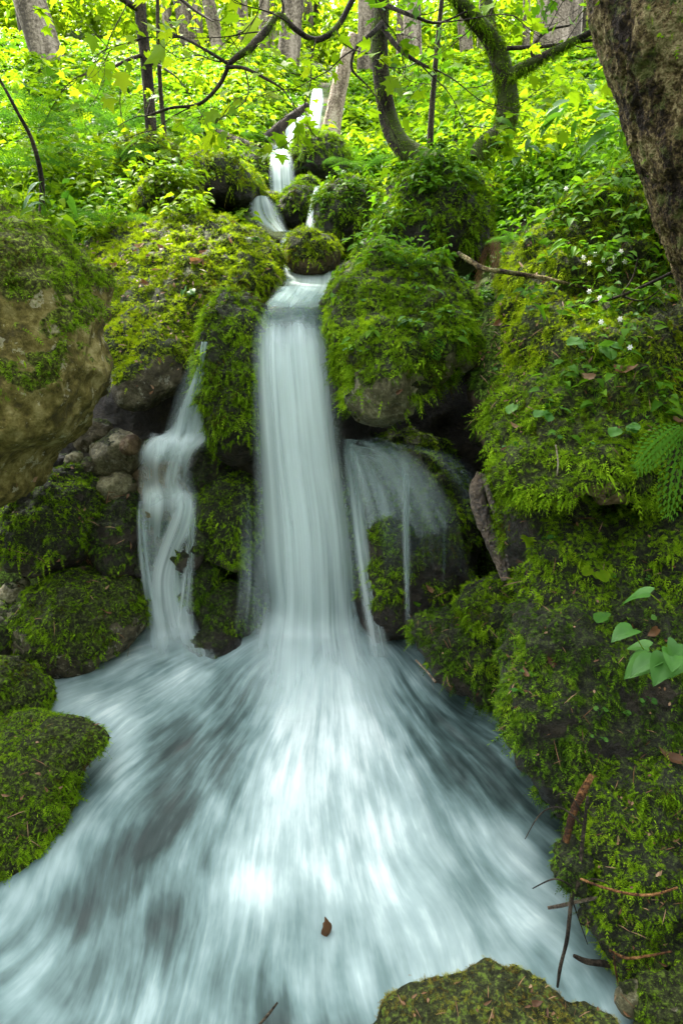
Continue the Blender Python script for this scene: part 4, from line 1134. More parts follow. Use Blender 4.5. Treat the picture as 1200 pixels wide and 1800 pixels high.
crown(slim, sb, P(236, -300, 5.4), P(236, -420, 5.4), (1.5, 1.2, .9), 160, .1, rng, 'leaf_yellow')

def sapling(label, pts, mat='bark_dark', nl=40, L=.06, leafmat='leaf', seed=1):
    root, base = trunk_tree('sapling', label, pts, mat, 'sapling', ns=8, rough=.05)
    rs = np.random.default_rng(seed)
    W = np.array([P(*q[:3]) for q in pts]); k = len(W)
    sites = []
    for _ in range(nl):
        t = rs.uniform(.3, .98) * (k - 1); i = int(t); f = t - i
        q = W[i] + (W[i + 1] - W[i]) * f
        d = rs.normal(0, 1, 3); d[2] = abs(d[2]) * .3
        sites.append((q + norm(d) * rs.uniform(.02, .28), norm(d)))
    leaves_at(root, base, sites, rs, 1, LEAF, L, leafmat, 'leaves', .6, .02)
    return root
sapling('thin upright sapling just right of the slim dark tree', [(292, 255, 5.5, 4), (284, 180, 5.5, 4), (279, 90, 5.5, 3.6), (277, -20, 5.5, 3)], nl=60, seed=3, leafmat='leaf_yellow')
sapling('spindly straight sapling between the pair of curved trunks', [(755, 255, 5.0, 6), (760, 170, 5.0, 5), (768, 80, 5.0, 4.5), (778, -20, 5.0, 4)], nl=90, seed=4)
sapling('bare bending stem at the left edge above the tan boulder', [(72, 385, 3.3, 5), (74, 320, 3.3, 4.5), (58, 250, 3.25, 3.6), (30, 195, 3.2, 3), (0, 140, 3.2, 2.4), (-30, 100, 3.2, 1.5)], nl=22, L=.05, seed=5)

# background trunks
bgt = [
 ('thick grey mossy trunk at the far upper left', (112, 185, 60, 26), 10, 'bark_grey'),
 ('dark trunk behind the thick grey mossy trunk at the upper left', (58, 100, 40, 14), 14, 'bark_dark'),
 ('brownish trunk left of the cluster above the overhanging branch', (300, 110, 292, 8), 17, 'bark_grey'),
 ('pale trunk at the left end of the cluster above the overhanging branch', (334, 100, 326, 13), 15, 'bark_grey'),
 ('narrow trunk in the left cluster touching its pale neighbour', (354, 104, 346, 7), 17, 'bark_grey'),
 ('pale leaning trunk right of the left cluster', (392, 120, 372, 11), 14, 'bark_grey'),
 ('slim pale trunk above the bend of the overhanging branch', (430, 110, 426, 9), 16, 'bark_grey'),
 ('straight pale trunk left of the stout buttressed one', (468, 125, 456, 9), 15, 'bark_grey'),
 ('thin trunk pressed against the stout buttressed one', (486, 118, 481, 6), 17, 'bark_grey'),
 ('stout pale buttressed trunk above the highest fall', (505, 150, 508, 18), 12.5, 'bark_grey'),
 ('distant trunk between the stout one and the highest fall', (541, 95, 545, 9), 19, 'bark_grey'),
 ('darker distant trunk right above the highest fall', (556, 85, 560, 6), 20, 'bark_dark'),
 ('grey trunk just left of the slender curved tree', (640, 165, 650, 14), 14, 'bark_grey'),
 ('pale trunk just right of the slender curved tree', (705, 135, 704, 8), 17, 'bark_grey'),
 ('broad pale trunk between the slender curved tree and the sapling', (727, 180, 727, 15), 12.5, 'bark_grey'),
 ('tan trunk left of the elbowed tree', (822, 125, 818, 11), 15, 'bark_grey'),
 ('whitish thin trunk behind the elbowed tree', (843, 118, 846, 6), 17, 'bark_grey'),
 ('whitish thin trunk right of the elbowed tree', (924, 85, 926, 6), 18, 'bark_grey'),
 ('very broad pale trunk beyond the mossy side branch', (972, 150, 980, 38), 13.5, 'bark_grey'),
 ('brown trunk between the very broad one and the leaning giant', (1020, 70, 1022, 8), 18, 'bark_dark'),
]
for k, (lab, (ub, vb, ut, rp), Y, mt) in enumerate(bgt):
    rk = np.random.default_rng(500 + k)
    b = P(ub, vb, Y)
    zt = terrain_z(np.array([b[0]]), np.array([b[1]]))[0]
    b[2] = min(b[2], zt) - .1
    t0 = P(ut, 0, Y)
    r = px(Y, rp, 80)
    dirv = (t0 - b) / max(t0[2] - b[2], .3)
    dirv = norm(np.array([np.clip(dirv[0], -.25, .25), 0, 1.]))
    hgt = rk.uniform(7, 10)
    bend = rk.normal(0, .08, 3) * np.array([1, 1, 0])
    pts = [b, b + dirv * .35, b + dirv * 2 + bend, b + dirv * hgt * .6 + bend, b + dirv * hgt]
    V, F = tube(pts, [r * 1.5, r * 1.1, r, r * .85, r * .5], 18, .10, k, 3, 8)
    root = empty('tree', b, lab, 'tree')
    mk('trunk', V, F, M[mt], b, root, {'moss': np.clip(fbm(V * 2, 3, k) * .8 + .5 - (V[:, 2] - b[2]) * .35, 0, 1)})
    lows = crown_blob(b + np.array([rk.normal(0, .6), 3.0, 2.6]), (2.0, 1.2, 2.4), 330, rk, 16)
    leaves_at(root, b, [(q, norm(rk.normal(0, 1, 3))) for q in lows], rk, 1, LEAF, .13, 'leaf_glow', 'foliage', .6, .02)
    top = pts[-1]
    crown(root, b, top, top + np.array([0, 0, .8]), (1.6, 1.4, 1.5), 110, .22, rk, 'leaf')
    if k == 0:
        # unseen extension of its crown, shaped to keep the sun off the gully
        c0 = np.array([-2.7, 6.8, 9.3])
        parts = []
        for e in range(9):
            ee = c0 + rk.normal(0, 1, 3) * np.array([1.6, 1.2, .5])
            V, F = tube([top, (top + ee) / 2 + np.array([0, 0, .4]), ee], [.07, .04, .012], 6, 0, 0, 1, 5)
            parts.append((V, F, np.zeros(len(V))))
        V, F, _ = merge(parts)
        mk('limbs', V, F, M['bark_dark'], b, root, {'moss': np.zeros(len(V))})
        p = gappy(np.concatenate([crown_blob(c0, (2.6, 1.6, .8), 5600, rk, 40), crown_blob(c0 + np.array([-.8, .9, 0]), (1.0, .9, .5), 1500, rk, 14)]), rk)
        leaves_at(root, b, [(q, norm(rk.normal(0, 1, 3))) for q in p], rk, 1, PALM, .15, 'leaf', 'crown', .6, .02)

# the wood goes on beside and behind the photographer: these trees close off the low sky
for k, (x, y, lab) in enumerate([(-3.6, -2.6, 'leafy tree behind the camera on the left'), (3.2, -3.0, 'leafy tree behind the camera on the right'), (-.2, -5.5, 'leafy tree straight behind the camera'), (-5.2, 1.6, 'leafy tree left of the gully beyond the picture'), (4.6, .8, 'leafy tree right of the gully beyond the picture')]):
    rk = np.random.default_rng(800 + k)
    b = np.array([x, y, terrain_z(np.array([x]), np.array([y]))[0] - .1])
    pts = [b, b + [0, 0, 1.5], b + [.1, .1, 3.5], b + [0, 0, 6]]
    V, F = tube(pts, [.2, .16, .13, .06], 14, .1, k, 4, 8)
    root = empty('tree', b, lab, 'tree')
    mk('trunk', V, F, M['bark_dark'], b, root, {'moss': np.clip(fbm(V * 2, 3, k) + .3, 0, 1)})
    crown(root, b, pts[-1], b + [0, 0, 4.1], (1.9, 1.7, 3.0), 3000, .30, rk, 'leaf_cool')

# ------------------------------------------------------------------ undergrowth on the hillside
def herb_field(name, label, n, ranges, mat, L, hgt, seed, T=None, leaves=9, keep=None, wid=.5, flat=.75):
    rs = np.random.default_rng(seed)
    parts = []
    # sample in picture columns so that distance gets fewer plants
    Y = np.exp(rs.uniform(math.log(ranges[0]), math.log(ranges[1]), n))
    X = rs.uniform(-.62, .62, n) * Y
    ok = np.ones(n, bool)
    if keep is not None: ok = keep(X, Y, rs)
    X, Y = X[ok], Y[ok]; n = len(X)
    Z = terrain_z(X, Y)
    sc = np.clip(Y / 6, .8, 4) ** .55
    hh = hgt * np.interp(Y, [3, 7, 10, 15, 22], [1, .65, .26, .3, 1.6]) * rs.uniform(.5, 1.25, n) * np.clip(.9 + fbm(np.stack([X, Y, X * 0], -1) * .7, 2, seed) * 1.1, .25, 1.8)
    k = leaves
    t = rs.random((n, k)) ** .7
    lean = rs.normal(0, .22, (n, 2))
    ang = rs.random((n, k)) * 2 * np.pi
    rad = rs.random((n, k)) * .35 * hh[:, None] * (1.3 - t) + .01
    p = np.stack([X[:, None] + lean[:, :1] * t * hh[:, None] + np.cos(ang) * rad, Y[:, None] + lean[:, 1:] * t * hh[:, None] + np.sin(ang) * rad, Z[:, None] + t * hh[:, None]], -1).reshape(-1, 3)
    d = np.stack([np.cos(ang), np.sin(ang), rs.normal(.05, .3, (n, k)) * (1.2 - flat)], -1).reshape(-1, 3)
    N = len(p)
    d = norm(d + rs.normal(0, .15, (N, 3)))
    up = np.array([0, 0, 1.]) + rs.normal(0, .35, (N, 3))
    Ls = (L * sc)[:, None].repeat(k, 1).ravel() * np.exp(rs.normal(0, .3, N))
    V, F, kk = stamp(T or LEAF, p, d, norm(np.cross(up, d)), Ls, Ls * wid, .25)
    R = np.repeat(np.repeat(rs.random(n) * .5, k) + rs.random(N) * .5, kk)
    parts.append((V, F, R))
    # stems
    sp = np.stack([X, Y, Z - .02], -1); sd = norm(np.stack([lean[:, 0], lean[:, 1], np.ones(n)], -1))
    V, F, kk = stamp(T_blade(), sp, sd, norm(np.cross(sd, rs.normal(0, 1, (n, 3)))), hh * 1.02, .006 * sc, 0)
    parts.append((V, F, np.repeat(rs.random(n), kk)))
    V, F, R = merge(parts)
    o = mk(name, V, F, M[mat], (0, 0, 0), None, {'rnd': R}, smooth=False)
    return tag(o, label, 'undergrowth', kind='stuff')

def off_stream(X, Y, rs):
    u, v = project(np.stack([X, Y, terrain_z(X, Y, False)], -1))
    c = np.interp(Y, [3, 4, 5, 6, 7.5, 9, 12], [-.12, -.15, -.35, -.45, -.45, -.25, -.2])
    w = np.interp(Y, [3, 4, 6, 9, 12], [.35, .35, .32, .2, .1])
    return (np.abs(X - c) > w) & (rs.random(len(X)) < np.where(Y < 4, .35, 1))
herb_field('undergrowth', 'layered bright green herbs covering the hillside behind the boulders', 9000, (3.7, 14), 'leaf', .062, .26, 71, leaves=9, keep=off_stream)
herb_field('undergrowth', 'yellow-green sunlit leaves of taller herbs on the hillside', 4600, (4.3, 16), 'leaf_yellow', .07, .36, 72, leaves=10, keep=off_stream, wid=.55)
herb_field('undergrowth', 'small dark ground leaves close to the soil of the hillside', 7000, (3.5, 10), 'leaf_cool', .045, .10, 73, leaves=6, keep=off_stream, wid=.7)
herb_field('far_foliage', 'far yellow-green bushes glowing in the sun between the trunks', 4200, (18, 44), 'leaf_glow', .10, 1.5, 74, leaves=14, wid=.7, flat=.5)

# ------------------------------------------------------------------ single plants
def fern(u, v, label, nf=8, L=.3, seed=1, mat='fern', aim=None, spread=1.0, droop=.55, Yover=None, W=.42, dirs=None, T=None):
    rs = np.random.default_rng(seed)
    if Yover: base = P(u, v, Yover)
    else: base = hit(u, v)[0]
    root = empty('fern', base, label, 'fern', 'ferns of the gully')
    for k in range(nf):
        if aim is None: a = 2 * math.pi * (k + rs.uniform(-.3, .3)) / nf
        else: a = aim + rs.uniform(-spread, spread)
        d = norm(np.array([math.cos(a), math.sin(a), rs.uniform(.6, 1.1)]))
        S = norm(np.cross(np.array([0, -.5, 1.]), d))
        if dirs: d = norm(np.array(dirs[k], float)); S = norm(np.cross(CAM + np.array([0, 0, .8]) - base, d))
        Lk = L * rs.uniform(.75, 1.15)
        V, F, kk = stamp(T or FERN, base[None], d[None], S[None], Lk, Lk * W, droop)
        mk('frond', V, F, M[mat], base, root, {'rnd': np.full(len(V), rs.random())}, smooth=False)
    return root
fern(1205, 745, 'bright fern arching over the mossy overhang at the right edge', 3, .20, 1, droop=.35, Yover=1.85, dirs=[(-.8, -.1, -.55), (-.55, -.35, -.1), (-.2, -.3, -.75)], T=T_fern(13, 3), W=.44)
fern(735, 600, 'little fern poking from the shaggy boulder right of the lip', 3, .10, 2, droop=.4, dirs=[(.9, -.4, .25), (.2, -.6, .5), (.7, -.5, -.2)], T=T_fern(10, 2), W=.5)
fern(190, 400, 'pale fern on the back shoulder of the broad sunlit boulder', 6, .30, 3, droop=.5)
fern(205, 230, 'tall yellow-green fern on the slope left of the slim tree', 7, .62, 4, droop=.4, Yover=5.6)
fern(1000, 280, 'large blue-green fern below the very broad pale trunk', 9, .75, 5, droop=.35, Yover=5.2)
fern(940, 250, 'fern half hidden beside the large blue-green one', 7, .55, 6, droop=.45, Yover=5.4)
fern(1090, 320, 'drooping fern left of the leaning giant trunk', 7, .42, 7, droop=.6, Yover=3.4)
fern(30, 300, 'shaded fern low at the left edge of the slope', 7, .5, 8, droop=.5, Yover=4.4)
fern(120, 300, 'fern clump in the dark hollow left of the bright hump', 7, .42, 9, droop=.55, Yover=4.8)
fern(720, 470, 'small fern on the crown of the shaggy boulder', 6, .14, 10, droop=.5)
fern(905, 430, 'fern sprouting at the edge of the upper bank boulder', 6, .2, 11, droop=.6)
fern(560, 300, 'tiny fern beside the foot of the pale leaning trunk', 6, .28, 12, droop=.6)
fern(640, 300, 'fern tuft left of the dark moss-covered mound', 7, .3, 13, droop=.5, Yover=4.3)
fern(400, 250, 'fern along the mossy log left of the upper fall', 7, .4, 14, droop=.5, Yover=6.5)
for kf, (uf, vf, Yf, Lf) in enumerate([(150, 240, 5.2, .5), (60, 230, 5.0, .55), (330, 240, 6.2, .5), (205, 285, 4.9, .4), (20, 180, 6.5, .7), (380, 215, 7.0, .6)]):
    fern(uf, vf, 'bright fern among the herbs of the sunlit left slope', 8, Lf, 120 + kf, droop=.4, Yover=Yf)
fern(858, 330, 'dry brown fern hanging over the dark mound', 9, .34, 15, mat='dead_fern', aim=math.radians(-100), spread=1.2, droop=1.4)
fern(860, 420, 'withered brown frond bunch dangling in the notch', 5, .16, 16, mat='dead_fern', aim=math.radians(-90), spread=.8, droop=2.2)

def herb(u, v, label, n=8, L=.05, h=.14, seed=1, mat='leaf_cool', T=None, name='herb', Yover=None, wid=.62, lean=None, group=None, drop=0.0):
    rs = np.random.default_rng(seed)
    base = P(u, v, Yover) if Yover else hit(u, v)[0]
    root = empty(name, base, label, 'plant', group)
    st, lv = [], []
    for k in range(n):
        a = rs.random() * 2 * math.pi
        d = np.array([math.cos(a) * .6, math.sin(a) * .6, 1.0 - drop * 1.8])
        if lean is not None: d = d + np.array(lean)
        tip = base + norm(d) * h * rs.uniform(.5, 1.1)
        m = (base + tip) / 2 + rs.normal(0, h * .06, 3)
        V, F = tube([base, m, tip], [.0016, .0012, .0008], 5, 0, 0, 1, 4, cap=False)
        st.append((V, F, np.full(len(V), .6)))
        dd = norm(np.array([d[0], d[1], rs.normal(-.05, .2)]) + rs.normal(0, .3, 3) * np.array([1, 1, .4]))
        up = np.array([0, 0, 1.]) + rs.normal(0, .25, 3) + np.array([0, -.35, 0])
        Lk = L * rs.uniform(.65, 1.2)
        V, F, kk = stamp(T or LEAFN, tip[None], dd[None], norm(np.cross(up, dd))[None], Lk, Lk * wid, .25)
        vein = np.abs((T or LEAFN)[0][:, 1]); vein = .35 * vein / max(vein.max(), 1e-6) + .12 * (np.arange(len(vein)) // 5 % 2)
        lv.append((V, F, rs.random() * .6 + vein))
    V, F, R = merge(st); mk('stems', V, F, M['leaf_yellow'], base, root, {'rnd': R})
    for V, F, R in lv:
        mk('leaf', V, F, M[mat], base, root, {'rnd': R}, smooth=(T is None or T is HEART))
    return root

herb(1185, 1190, 'near glossy heart-leaved plant leaning in at the right edge', 9, .056, .14, 21, 'leaf_cool', HEART, name='leafy_plant', Yover=1.30, wid=.8, lean=(-.9, -.3, 0.1))
herb(1160, 1060, 'single serrated pointed leaf above the glossy heart-leaved plant', 1, .075, .05, 22, 'leaf_cool', HEART, name='leafy_plant', Yover=1.42, wid=.75, lean=(-.8, 0, 0))
herb(1040, 1010, 'pair of pale round scalloped leaves on the dark rock face', 3, .034, .03, 23, 'leaf_yellow', ROUND, 'round_leaf_plant', wid=1.0, lean=(0, -.6, 0))
herb(1065, 1085, 'round scalloped leaves hanging under the pale pair', 3, .038, .03, 24, 'leaf_cool', ROUND, 'round_leaf_plant', wid=1.0, lean=(0, -.8, -.3))
herb(1040, 640, 'cluster of broad leaves on the top of the mossy overhang', 9, .055, .08, 25, 'leaf_cool', ROUND, 'round_leaf_plant', wid=.9, lean=(0, -.3, 0))
herb(965, 740, 'row of small round leaves along the crest of the overhang', 7, .038, .05, 26, 'leaf_cool', ROUND, 'round_leaf_plant', wid=.95, lean=(0, -.3, 0))
herb(905, 720, 'two round leaves at the left tip of the mossy overhang', 3, .036, .03, 27, 'leaf_cool', ROUND, 'round_leaf_plant', wid=.95)
herb(1085, 770, 'pale round leaves beside the arching fern', 6, .036, .05, 28, 'leaf_cool', ROUND, 'round_leaf_plant', wid=.95, lean=(0, -.3, 0))
herb(960, 590, 'narrow long-leaved plant rising from the brown notch', 5, .09, .1, 29, 'leaf', name='leafy_plant', wid=.35)
herb(655, 590, 'star-shaped herb on the face of the shaggy boulder', 9, .045, .02, 30, 'leaf', wid=.4, lean=(0, -.8, 0))
herb(720, 575, 'trifoliate leaf spray on the face of the shaggy boulder', 5, .045, .05, 31, 'leaf_cool', wid=.6, lean=(0, -.6, 0))
herb(330, 525, 'small clover-like plant on the lower flank of the broad boulder', 7, .035, .05, 32, 'leaf_cool', wid=.9, lean=(0, -.3, 0))
herb(445, 430, 'clover-like plant on the right shoulder of the broad boulder', 6, .035, .04, 33, 'leaf_cool', wid=.9)
herb(640, 410, 'pale leafy tuft behind the crown of the shaggy boulder', 14, .05, .12, 34, 'leaf_cool', wid=.7)
herb(690, 400, 'grassy leafy tuft between the dark mound and the shaggy boulder', 14, .05, .16, 35, 'leaf', wid=.55)
herb(770, 440, 'small-leaved bush at the right of the shaggy boulder crown', 18, .03, .10, 36, 'leaf', wid=.7)
herb(610, 440, 'broad-leaved plant hanging over the left of the shaggy boulder', 9, .05, .10, 37, 'leaf_cool', wid=.75, lean=(-.4, -.3, 0))
herb(1015, 260, 'broad-leaved tall herb below the ferns near the leaning giant', 10, .14, .3, 38, 'leaf_cool', name='leafy_plant', Yover=4.2, wid=.5)
herb(1090, 290, 'spreading broad-leaved herb left of the leaning giant trunk', 10, .12, .24, 39, 'leaf_cool', name='leafy_plant', Yover=3.6, wid=.5)
herb(920, 320, 'leafy herb above the dark notch on the upper bank', 14, .07, .2, 40, 'leaf_cool', name='leafy_plant', Yover=3.5, wid=.6)
herb(860, 300, 'bushy herb at the base of the elbowed tree', 14, .07, .22, 41, 'leaf', name='leafy_plant', Yover=3.7, wid=.6)
herb(310, 330, 'white-flowered leafy tuft on the mossy rock behind the broad boulder', 26, .045, .16, 42, 'leaf', wid=.7)
herb(95, 395, 'broad-leaved plant beside the bare bending stem', 9, .07, .14, 43, 'leaf_cool', name='leafy_plant', wid=.5)
herb(170, 420, 'grass tuft between the tan boulder and the broad boulder', 16, .12, .05, 44, 'leaf_yellow', name='grass_tuft', wid=.06)
herb(1000, 455, 'feathery green plant on the slope of the upper bank boulder', 9, .055, .07, 45, 'leaf', wid=.4)
herb(1060, 460, 'white-flowering leafy patch under the leaning giant trunk', 12, .05, .08, 46, 'leaf', wid=.6)
herb(925, 950, 'tiny yellowing maple leaf sprig on the dark rock face', 3, .04, .03, 47, 'leaf_yellow', PALM, 'sprig', wid=1.0, lean=(0, -.6, 0))
herb(430, 365, 'small yellow-leaved sprig on the crest beside the short white cascade', 5, .05, .06, 48, 'leaf_yellow', name='sprig', wid=.5)
herb(1180, 430, 'leafy sprays under the lower end of the leaning giant trunk', 12, .06, .10, 49, 'leaf', wid=.5)

# low plants seeded over the mossy rocks
def plant_patch(label, regions, n, L, h, mat, seed, T=None, wid=.6, k=5):
    rs = np.random.default_rng(seed)
    Pt, Dn, Nn, ln = [], [], [], []
    for (u0, u1, v0, v1), cnt in zip(regions, n):
        for _ in range(cnt):
            q = hit(rs.uniform(u0, u1), rs.uniform(v0, v1))
            if q is None or q[0][1] > 8 or q[1][2] < .05: continue
            hh = h * rs.uniform(.4, 1.3)
            for j in range(k):
                a = rs.uniform(0, 6.28); r = rs.uniform(.1, .8) * hh
                Pt.append(q[0] + q[1] * .005 + np.array([math.cos(a) * r, math.sin(a) * r, hh * rs.uniform(.35, 1)]))
                Dn.append([math.cos(a), math.sin(a), rs.normal(0, .25)]); ln.append(L * rs.uniform(.6, 1.3)); Nn.append(q[0])
    Pt, Dn, ln, Nn = np.array(Pt), norm(np.array(Dn)), np.array(ln), np.array(Nn)
    up = np.array([0, -.25, 1.]) + rs.normal(0, .3, (len(Pt), 3))
    V, F, kk = stamp(T or LEAF, Pt, Dn, norm(np.cross(up, Dn)), ln, ln * wid, .25)
    R = np.repeat(rs.random(len(Pt)), kk)
    sd = Pt - Nn; sl = np.linalg.norm(sd, axis=1)
    V2, F2, k2 = stamp(T_blade(), Nn, norm(sd), norm(np.cross(sd, rs.normal(0, 1, sd.shape))), sl, .0022, 0)
    V, F, R = merge([(V, F, R), (V2, F2, np.full(len(V2), .4))])
    tag(mk('undergrowth', V, F, M[mat], (0, 0, 0), None, {'rnd': R}, smooth=False), label, 'undergrowth', kind='stuff')
plant_patch('loose green herbs sprouting all over the mossy rocks of the right bank', [(600, 800, 390, 470), (680, 860, 275, 345), (880, 1190, 285, 420), (560, 680, 300, 400), (900, 1190, 420, 560), (590, 820, 480, 640), (950, 1190, 600, 780)], [90, 110, 150, 60, 60, 16, 30], .038, .075, 'leaf', 61)
plant_patch('tiny round leaves dotted over the moss of the right bank', [(600, 820, 400, 640), (860, 1190, 430, 800), (900, 1190, 900, 1320)], [25, 30, 16], .016, .02, 'leaf_cool', 62, ROUND, .95, 3)
plant_patch('bright herbs crowding between the left boulders', [(90, 210, 350, 420), (205, 360, 310, 385), (330, 470, 270, 350), (0, 100, 330, 370), (200, 350, 250, 300)], [70, 110, 40, 30, 30], .05, .10, 'leaf_yellow', 63)

# flowers
def flowers(spots, label, seed):
    rs = np.random.default_rng(seed)
    root = None; base = None; parts = []
    for u, v in spots:
        h = hit(u, v)
        if h is None: continue
        p = h[0] + np.array([0, -.01, .05])
        if root is None:
            base = h[0]; root = empty('flower_patch', base, label, 'flowers')
        n = 6; a = np.arange(n) * 2 * math.pi / n
        d = norm(np.stack([np.cos(a), -.3 + 0 * a, np.sin(a)], -1))
        V, F, k = stamp(T_leaf(.5), np.repeat(p[None], n, 0), d, norm(np.cross(np.array([0, -1., .2]), d)), .010, .006, 0)
        parts.append((V, F, np.full(len(V), .5)))
        V, F = tube([h[0], p], [.001, .0008], 5, 0, 0, 1, 2, cap=False)
        mk('stem', V, F, M['leaf_yellow'], base, root, {'rnd': np.full(len(V), .5)})
    V, F, R = merge(parts)
    mk('blossoms', V, F, M['petal'], base, root, {'rnd': R}, smooth=False)
flowers([(1040, 475), (1055, 485), (1030, 490), (1075, 478), (1065, 500), (1085, 470), (1020, 480), (1092, 488), (1030, 540), (1048, 552)], 'scatter of white woodruff blossoms under the leaning giant trunk', 1)
flowers([(1050, 595), (1083, 590), (1100, 640)], 'few white blossoms on the mossy overhang', 2)
flowers([(300, 340), (318, 348), (330, 352), (306, 362), (322, 366), (290, 355)], 'white blossoms among the tuft behind the broad boulder', 3)
flowers([(965, 345), (980, 350), (972, 360), (990, 358)], 'white blossoms at the top of the upper bank boulder', 4)

# ------------------------------------------------------------------ wood on the ground
def stick(name, label, pts, mat, cat, twigs=(), rough=.15, moss=None, ns=10, sub=8, md=9000):
    W = np.array([P(u, v, Y) for u, v, Y, r in pts]); R = np.array([px(Y, r, v) for u, v, Y, r in pts])
    V, F = tube(W, R, ns, rough, len(label), 25, sub)
    base = np.array([W[:, 0].mean(), W[:, 1].mean(), V[:, 2].min()])
    w = np.clip(fbm(V * 8, 3, 2) + .5, 0, 1) if moss else np.zeros(len(V))
    o = mk(name, V, F, M[mat], base, None, {'moss': w}); tag(o, label, cat)
    for tp in twigs:
        W2 = np.array([P(u, v, Y) for u, v, Y, r in tp]); R2 = np.array([px(Y, r, v) for u, v, Y, r in tp])
        V2, F2 = tube(W2, R2, 6, .1, 1, 25, 6)
        mk('twig', V2, F2, M[mat], base, o, {'moss': np.zeros(len(V2))})
    if moss:
        moss_mesh(V, tris(F), w, np.random.default_rng(3), md, .025, .006, moss, 'moss', base, o, 1, .4, face_tol=-.9)
    return o
stick('dead_trunk', 'pale leaning dead trunk standing beside the highest fall', [(572, 275, 7.2, 24), (580, 240, 7.2, 17), (588, 195, 7.2, 15), (597, 150, 7.2, 14), (608, 105, 7.2, 13), (622, 60, 7.2, 8)], 'wood_pale', 'dead tree', ns=18)
stick('log', 'bare fallen log slanting across the bend of the highest fall', [(440, 268, 6.8, 7), (462, 250, 6.9, 9), (490, 225, 7.0, 9), (520, 200, 7.1, 7), (540, 185, 7.2, 5)], 'bark_dark', 'log')
stick('log', 'moss-backed log lying left of the upper fall', [(350, 232, 6.6, 8), (385, 238, 6.4, 10), (420, 252, 6.2, 10), (450, 262, 6.1, 8)], 'bark_dark', 'log', moss='moss_sunlit')
stick('root', 'dark looping root end above the overhanging bank stone', [(375, 278, 5.8, 6), (378, 262, 5.8, 6), (390, 256, 5.8, 6), (405, 265, 5.8, 6), (422, 270, 5.8, 5)], 'bark_dark', 'root')
stick('driftwood', 'wet grey split root hanging beside the dripping rock', [(848, 832, 2.38, 10), (838, 862, 2.37, 14), (846, 905, 2.35, 14), (864, 950, 2.33, 13), (880, 990, 2.31, 11), (888, 1020, 2.29, 8)], 'wood_wet', 'driftwood', ns=16, sub=14, rough=.4,
      twigs=[[(850, 840, 2.33, 4), (866, 890, 2.31, 6), (884, 940, 2.29, 5), (896, 1005, 2.27, 3)]])
stick('branch', 'grey fallen branch bridging the dark notch on the right bank', [(805, 445, 2.65, 4), (825, 458, 2.6, 4.5), (850, 472, 2.55, 4.5), (900, 480, 2.5, 4.2), (960, 490, 2.48, 3.6), (1050, 512, 2.46, 2)], 'bark', 'branch', rough=.3)
stick('branch', 'thin dark twig lying across the upper bank boulder', [(880, 575, 2.45, 1.6), (950, 560, 2.42, 2), (1020, 535, 2.38, 2.4), (1090, 520, 2.3, 2.6), (1200, 470, 2.2, 3)], 'bark_dark', 'branch',
      twigs=[[(1090, 520, 2.3, 2), (1110, 490, 2.28, 1.4), (1120, 455, 2.26, 1)], [(1090, 520, 2.3, 2), (1130, 528, 2.28, 1.4), (1170, 500, 2.26, 1)]])
stick('branch', 'short black stick below the left tip of the overhang', [(876, 748, 2.3, 5), (900, 722, 2.28, 4), (930, 700, 2.27, 3.4), (952, 676, 2.26, 3)], 'bark_dark', 'branch')
stick('stick', 'orange barkless stick propped at the waterline', [(1040, 1362, 1.58, 5.2), (1022, 1395, 1.56, 6.7), (1006, 1430, 1.54, 6.7), (994, 1480, 1.52, 5.9)], 'wood_orange', 'stick', rough=.25, sub=12)
stick('root', 'long black root trailing from the boulder into the pool', [(1032, 1400, 1.52, 2.2), (1024, 1470, 1.50, 3.3), (1016, 1540, 1.47, 3.7), (1004, 1580, 1.45, 3.7), (996, 1650, 1.42, 3.3), (984, 1700, 1.40, 3.0), (978, 1742, 1.39, 2.2)], 'bark_dark', 'root', rough=.3,
      twigs=[[(1008, 1560, 1.46, 1.9), (975, 1545, 1.44, 1.5), (935, 1562, 1.43, 0.9)], [(1008, 1560, 1.46, 2.2), (1040, 1545, 1.46, 1.8), (1090, 1560, 1.45, 1.5)],
             [(1006, 1585, 1.45, 1.5), (1018, 1620, 1.44, 1.0), (1032, 1660, 1.43, 0.7)], [(1024, 1450, 1.5, 1.8), (985, 1420, 1.48, 1.5), (950, 1430, 1.46, 1.2), (922, 1475, 1.45, 0.7)],
             [(1026, 1440, 1.5, 1.5), (1000, 1395, 1.5, 1.2), (975, 1400, 1.5, 0.7)]])
stick('root', 'reddish root curving across the face of the lower right boulder', [(1020, 1545, 1.44, 2.2), (1060, 1560, 1.40, 2.2), (1110, 1572, 1.37, 2.7), (1150, 1572, 1.35, 2.5), (1190, 1560, 1.34, 1.8)], 'wood_orange', 'root')
stick('root', 'short reddish root low on the lower right boulder', [(1070, 1670, 1.38, 2.2), (1100, 1684, 1.36, 2.5), (1140, 1680, 1.35, 2.2), (1180, 1672, 1.34, 1.5)], 'wood_orange', 'root',
      twigs=[[(1078, 1680, 1.37, 1.8), (1082, 1710, 1.36, 1.8), (1090, 1750, 1.35, 1.3)]])
stick('stick', 'brown snapped stick jutting over the pool by the black root', [(962, 1596, 1.46, 3.0), (985, 1592, 1.46, 3.3), (1018, 1584, 1.46, 3.3), (1050, 1578, 1.46, 3.0)], 'wood_wet', 'stick')
stick('stick', 'dark stub of wood in the water below the lower right boulder', [(1008, 1680, 1.42, 3.0), (1030, 1690, 1.42, 5.2), (1060, 1694, 1.42, 5.9), (1085, 1700, 1.42, 4.4)], 'bark_dark', 'stick')
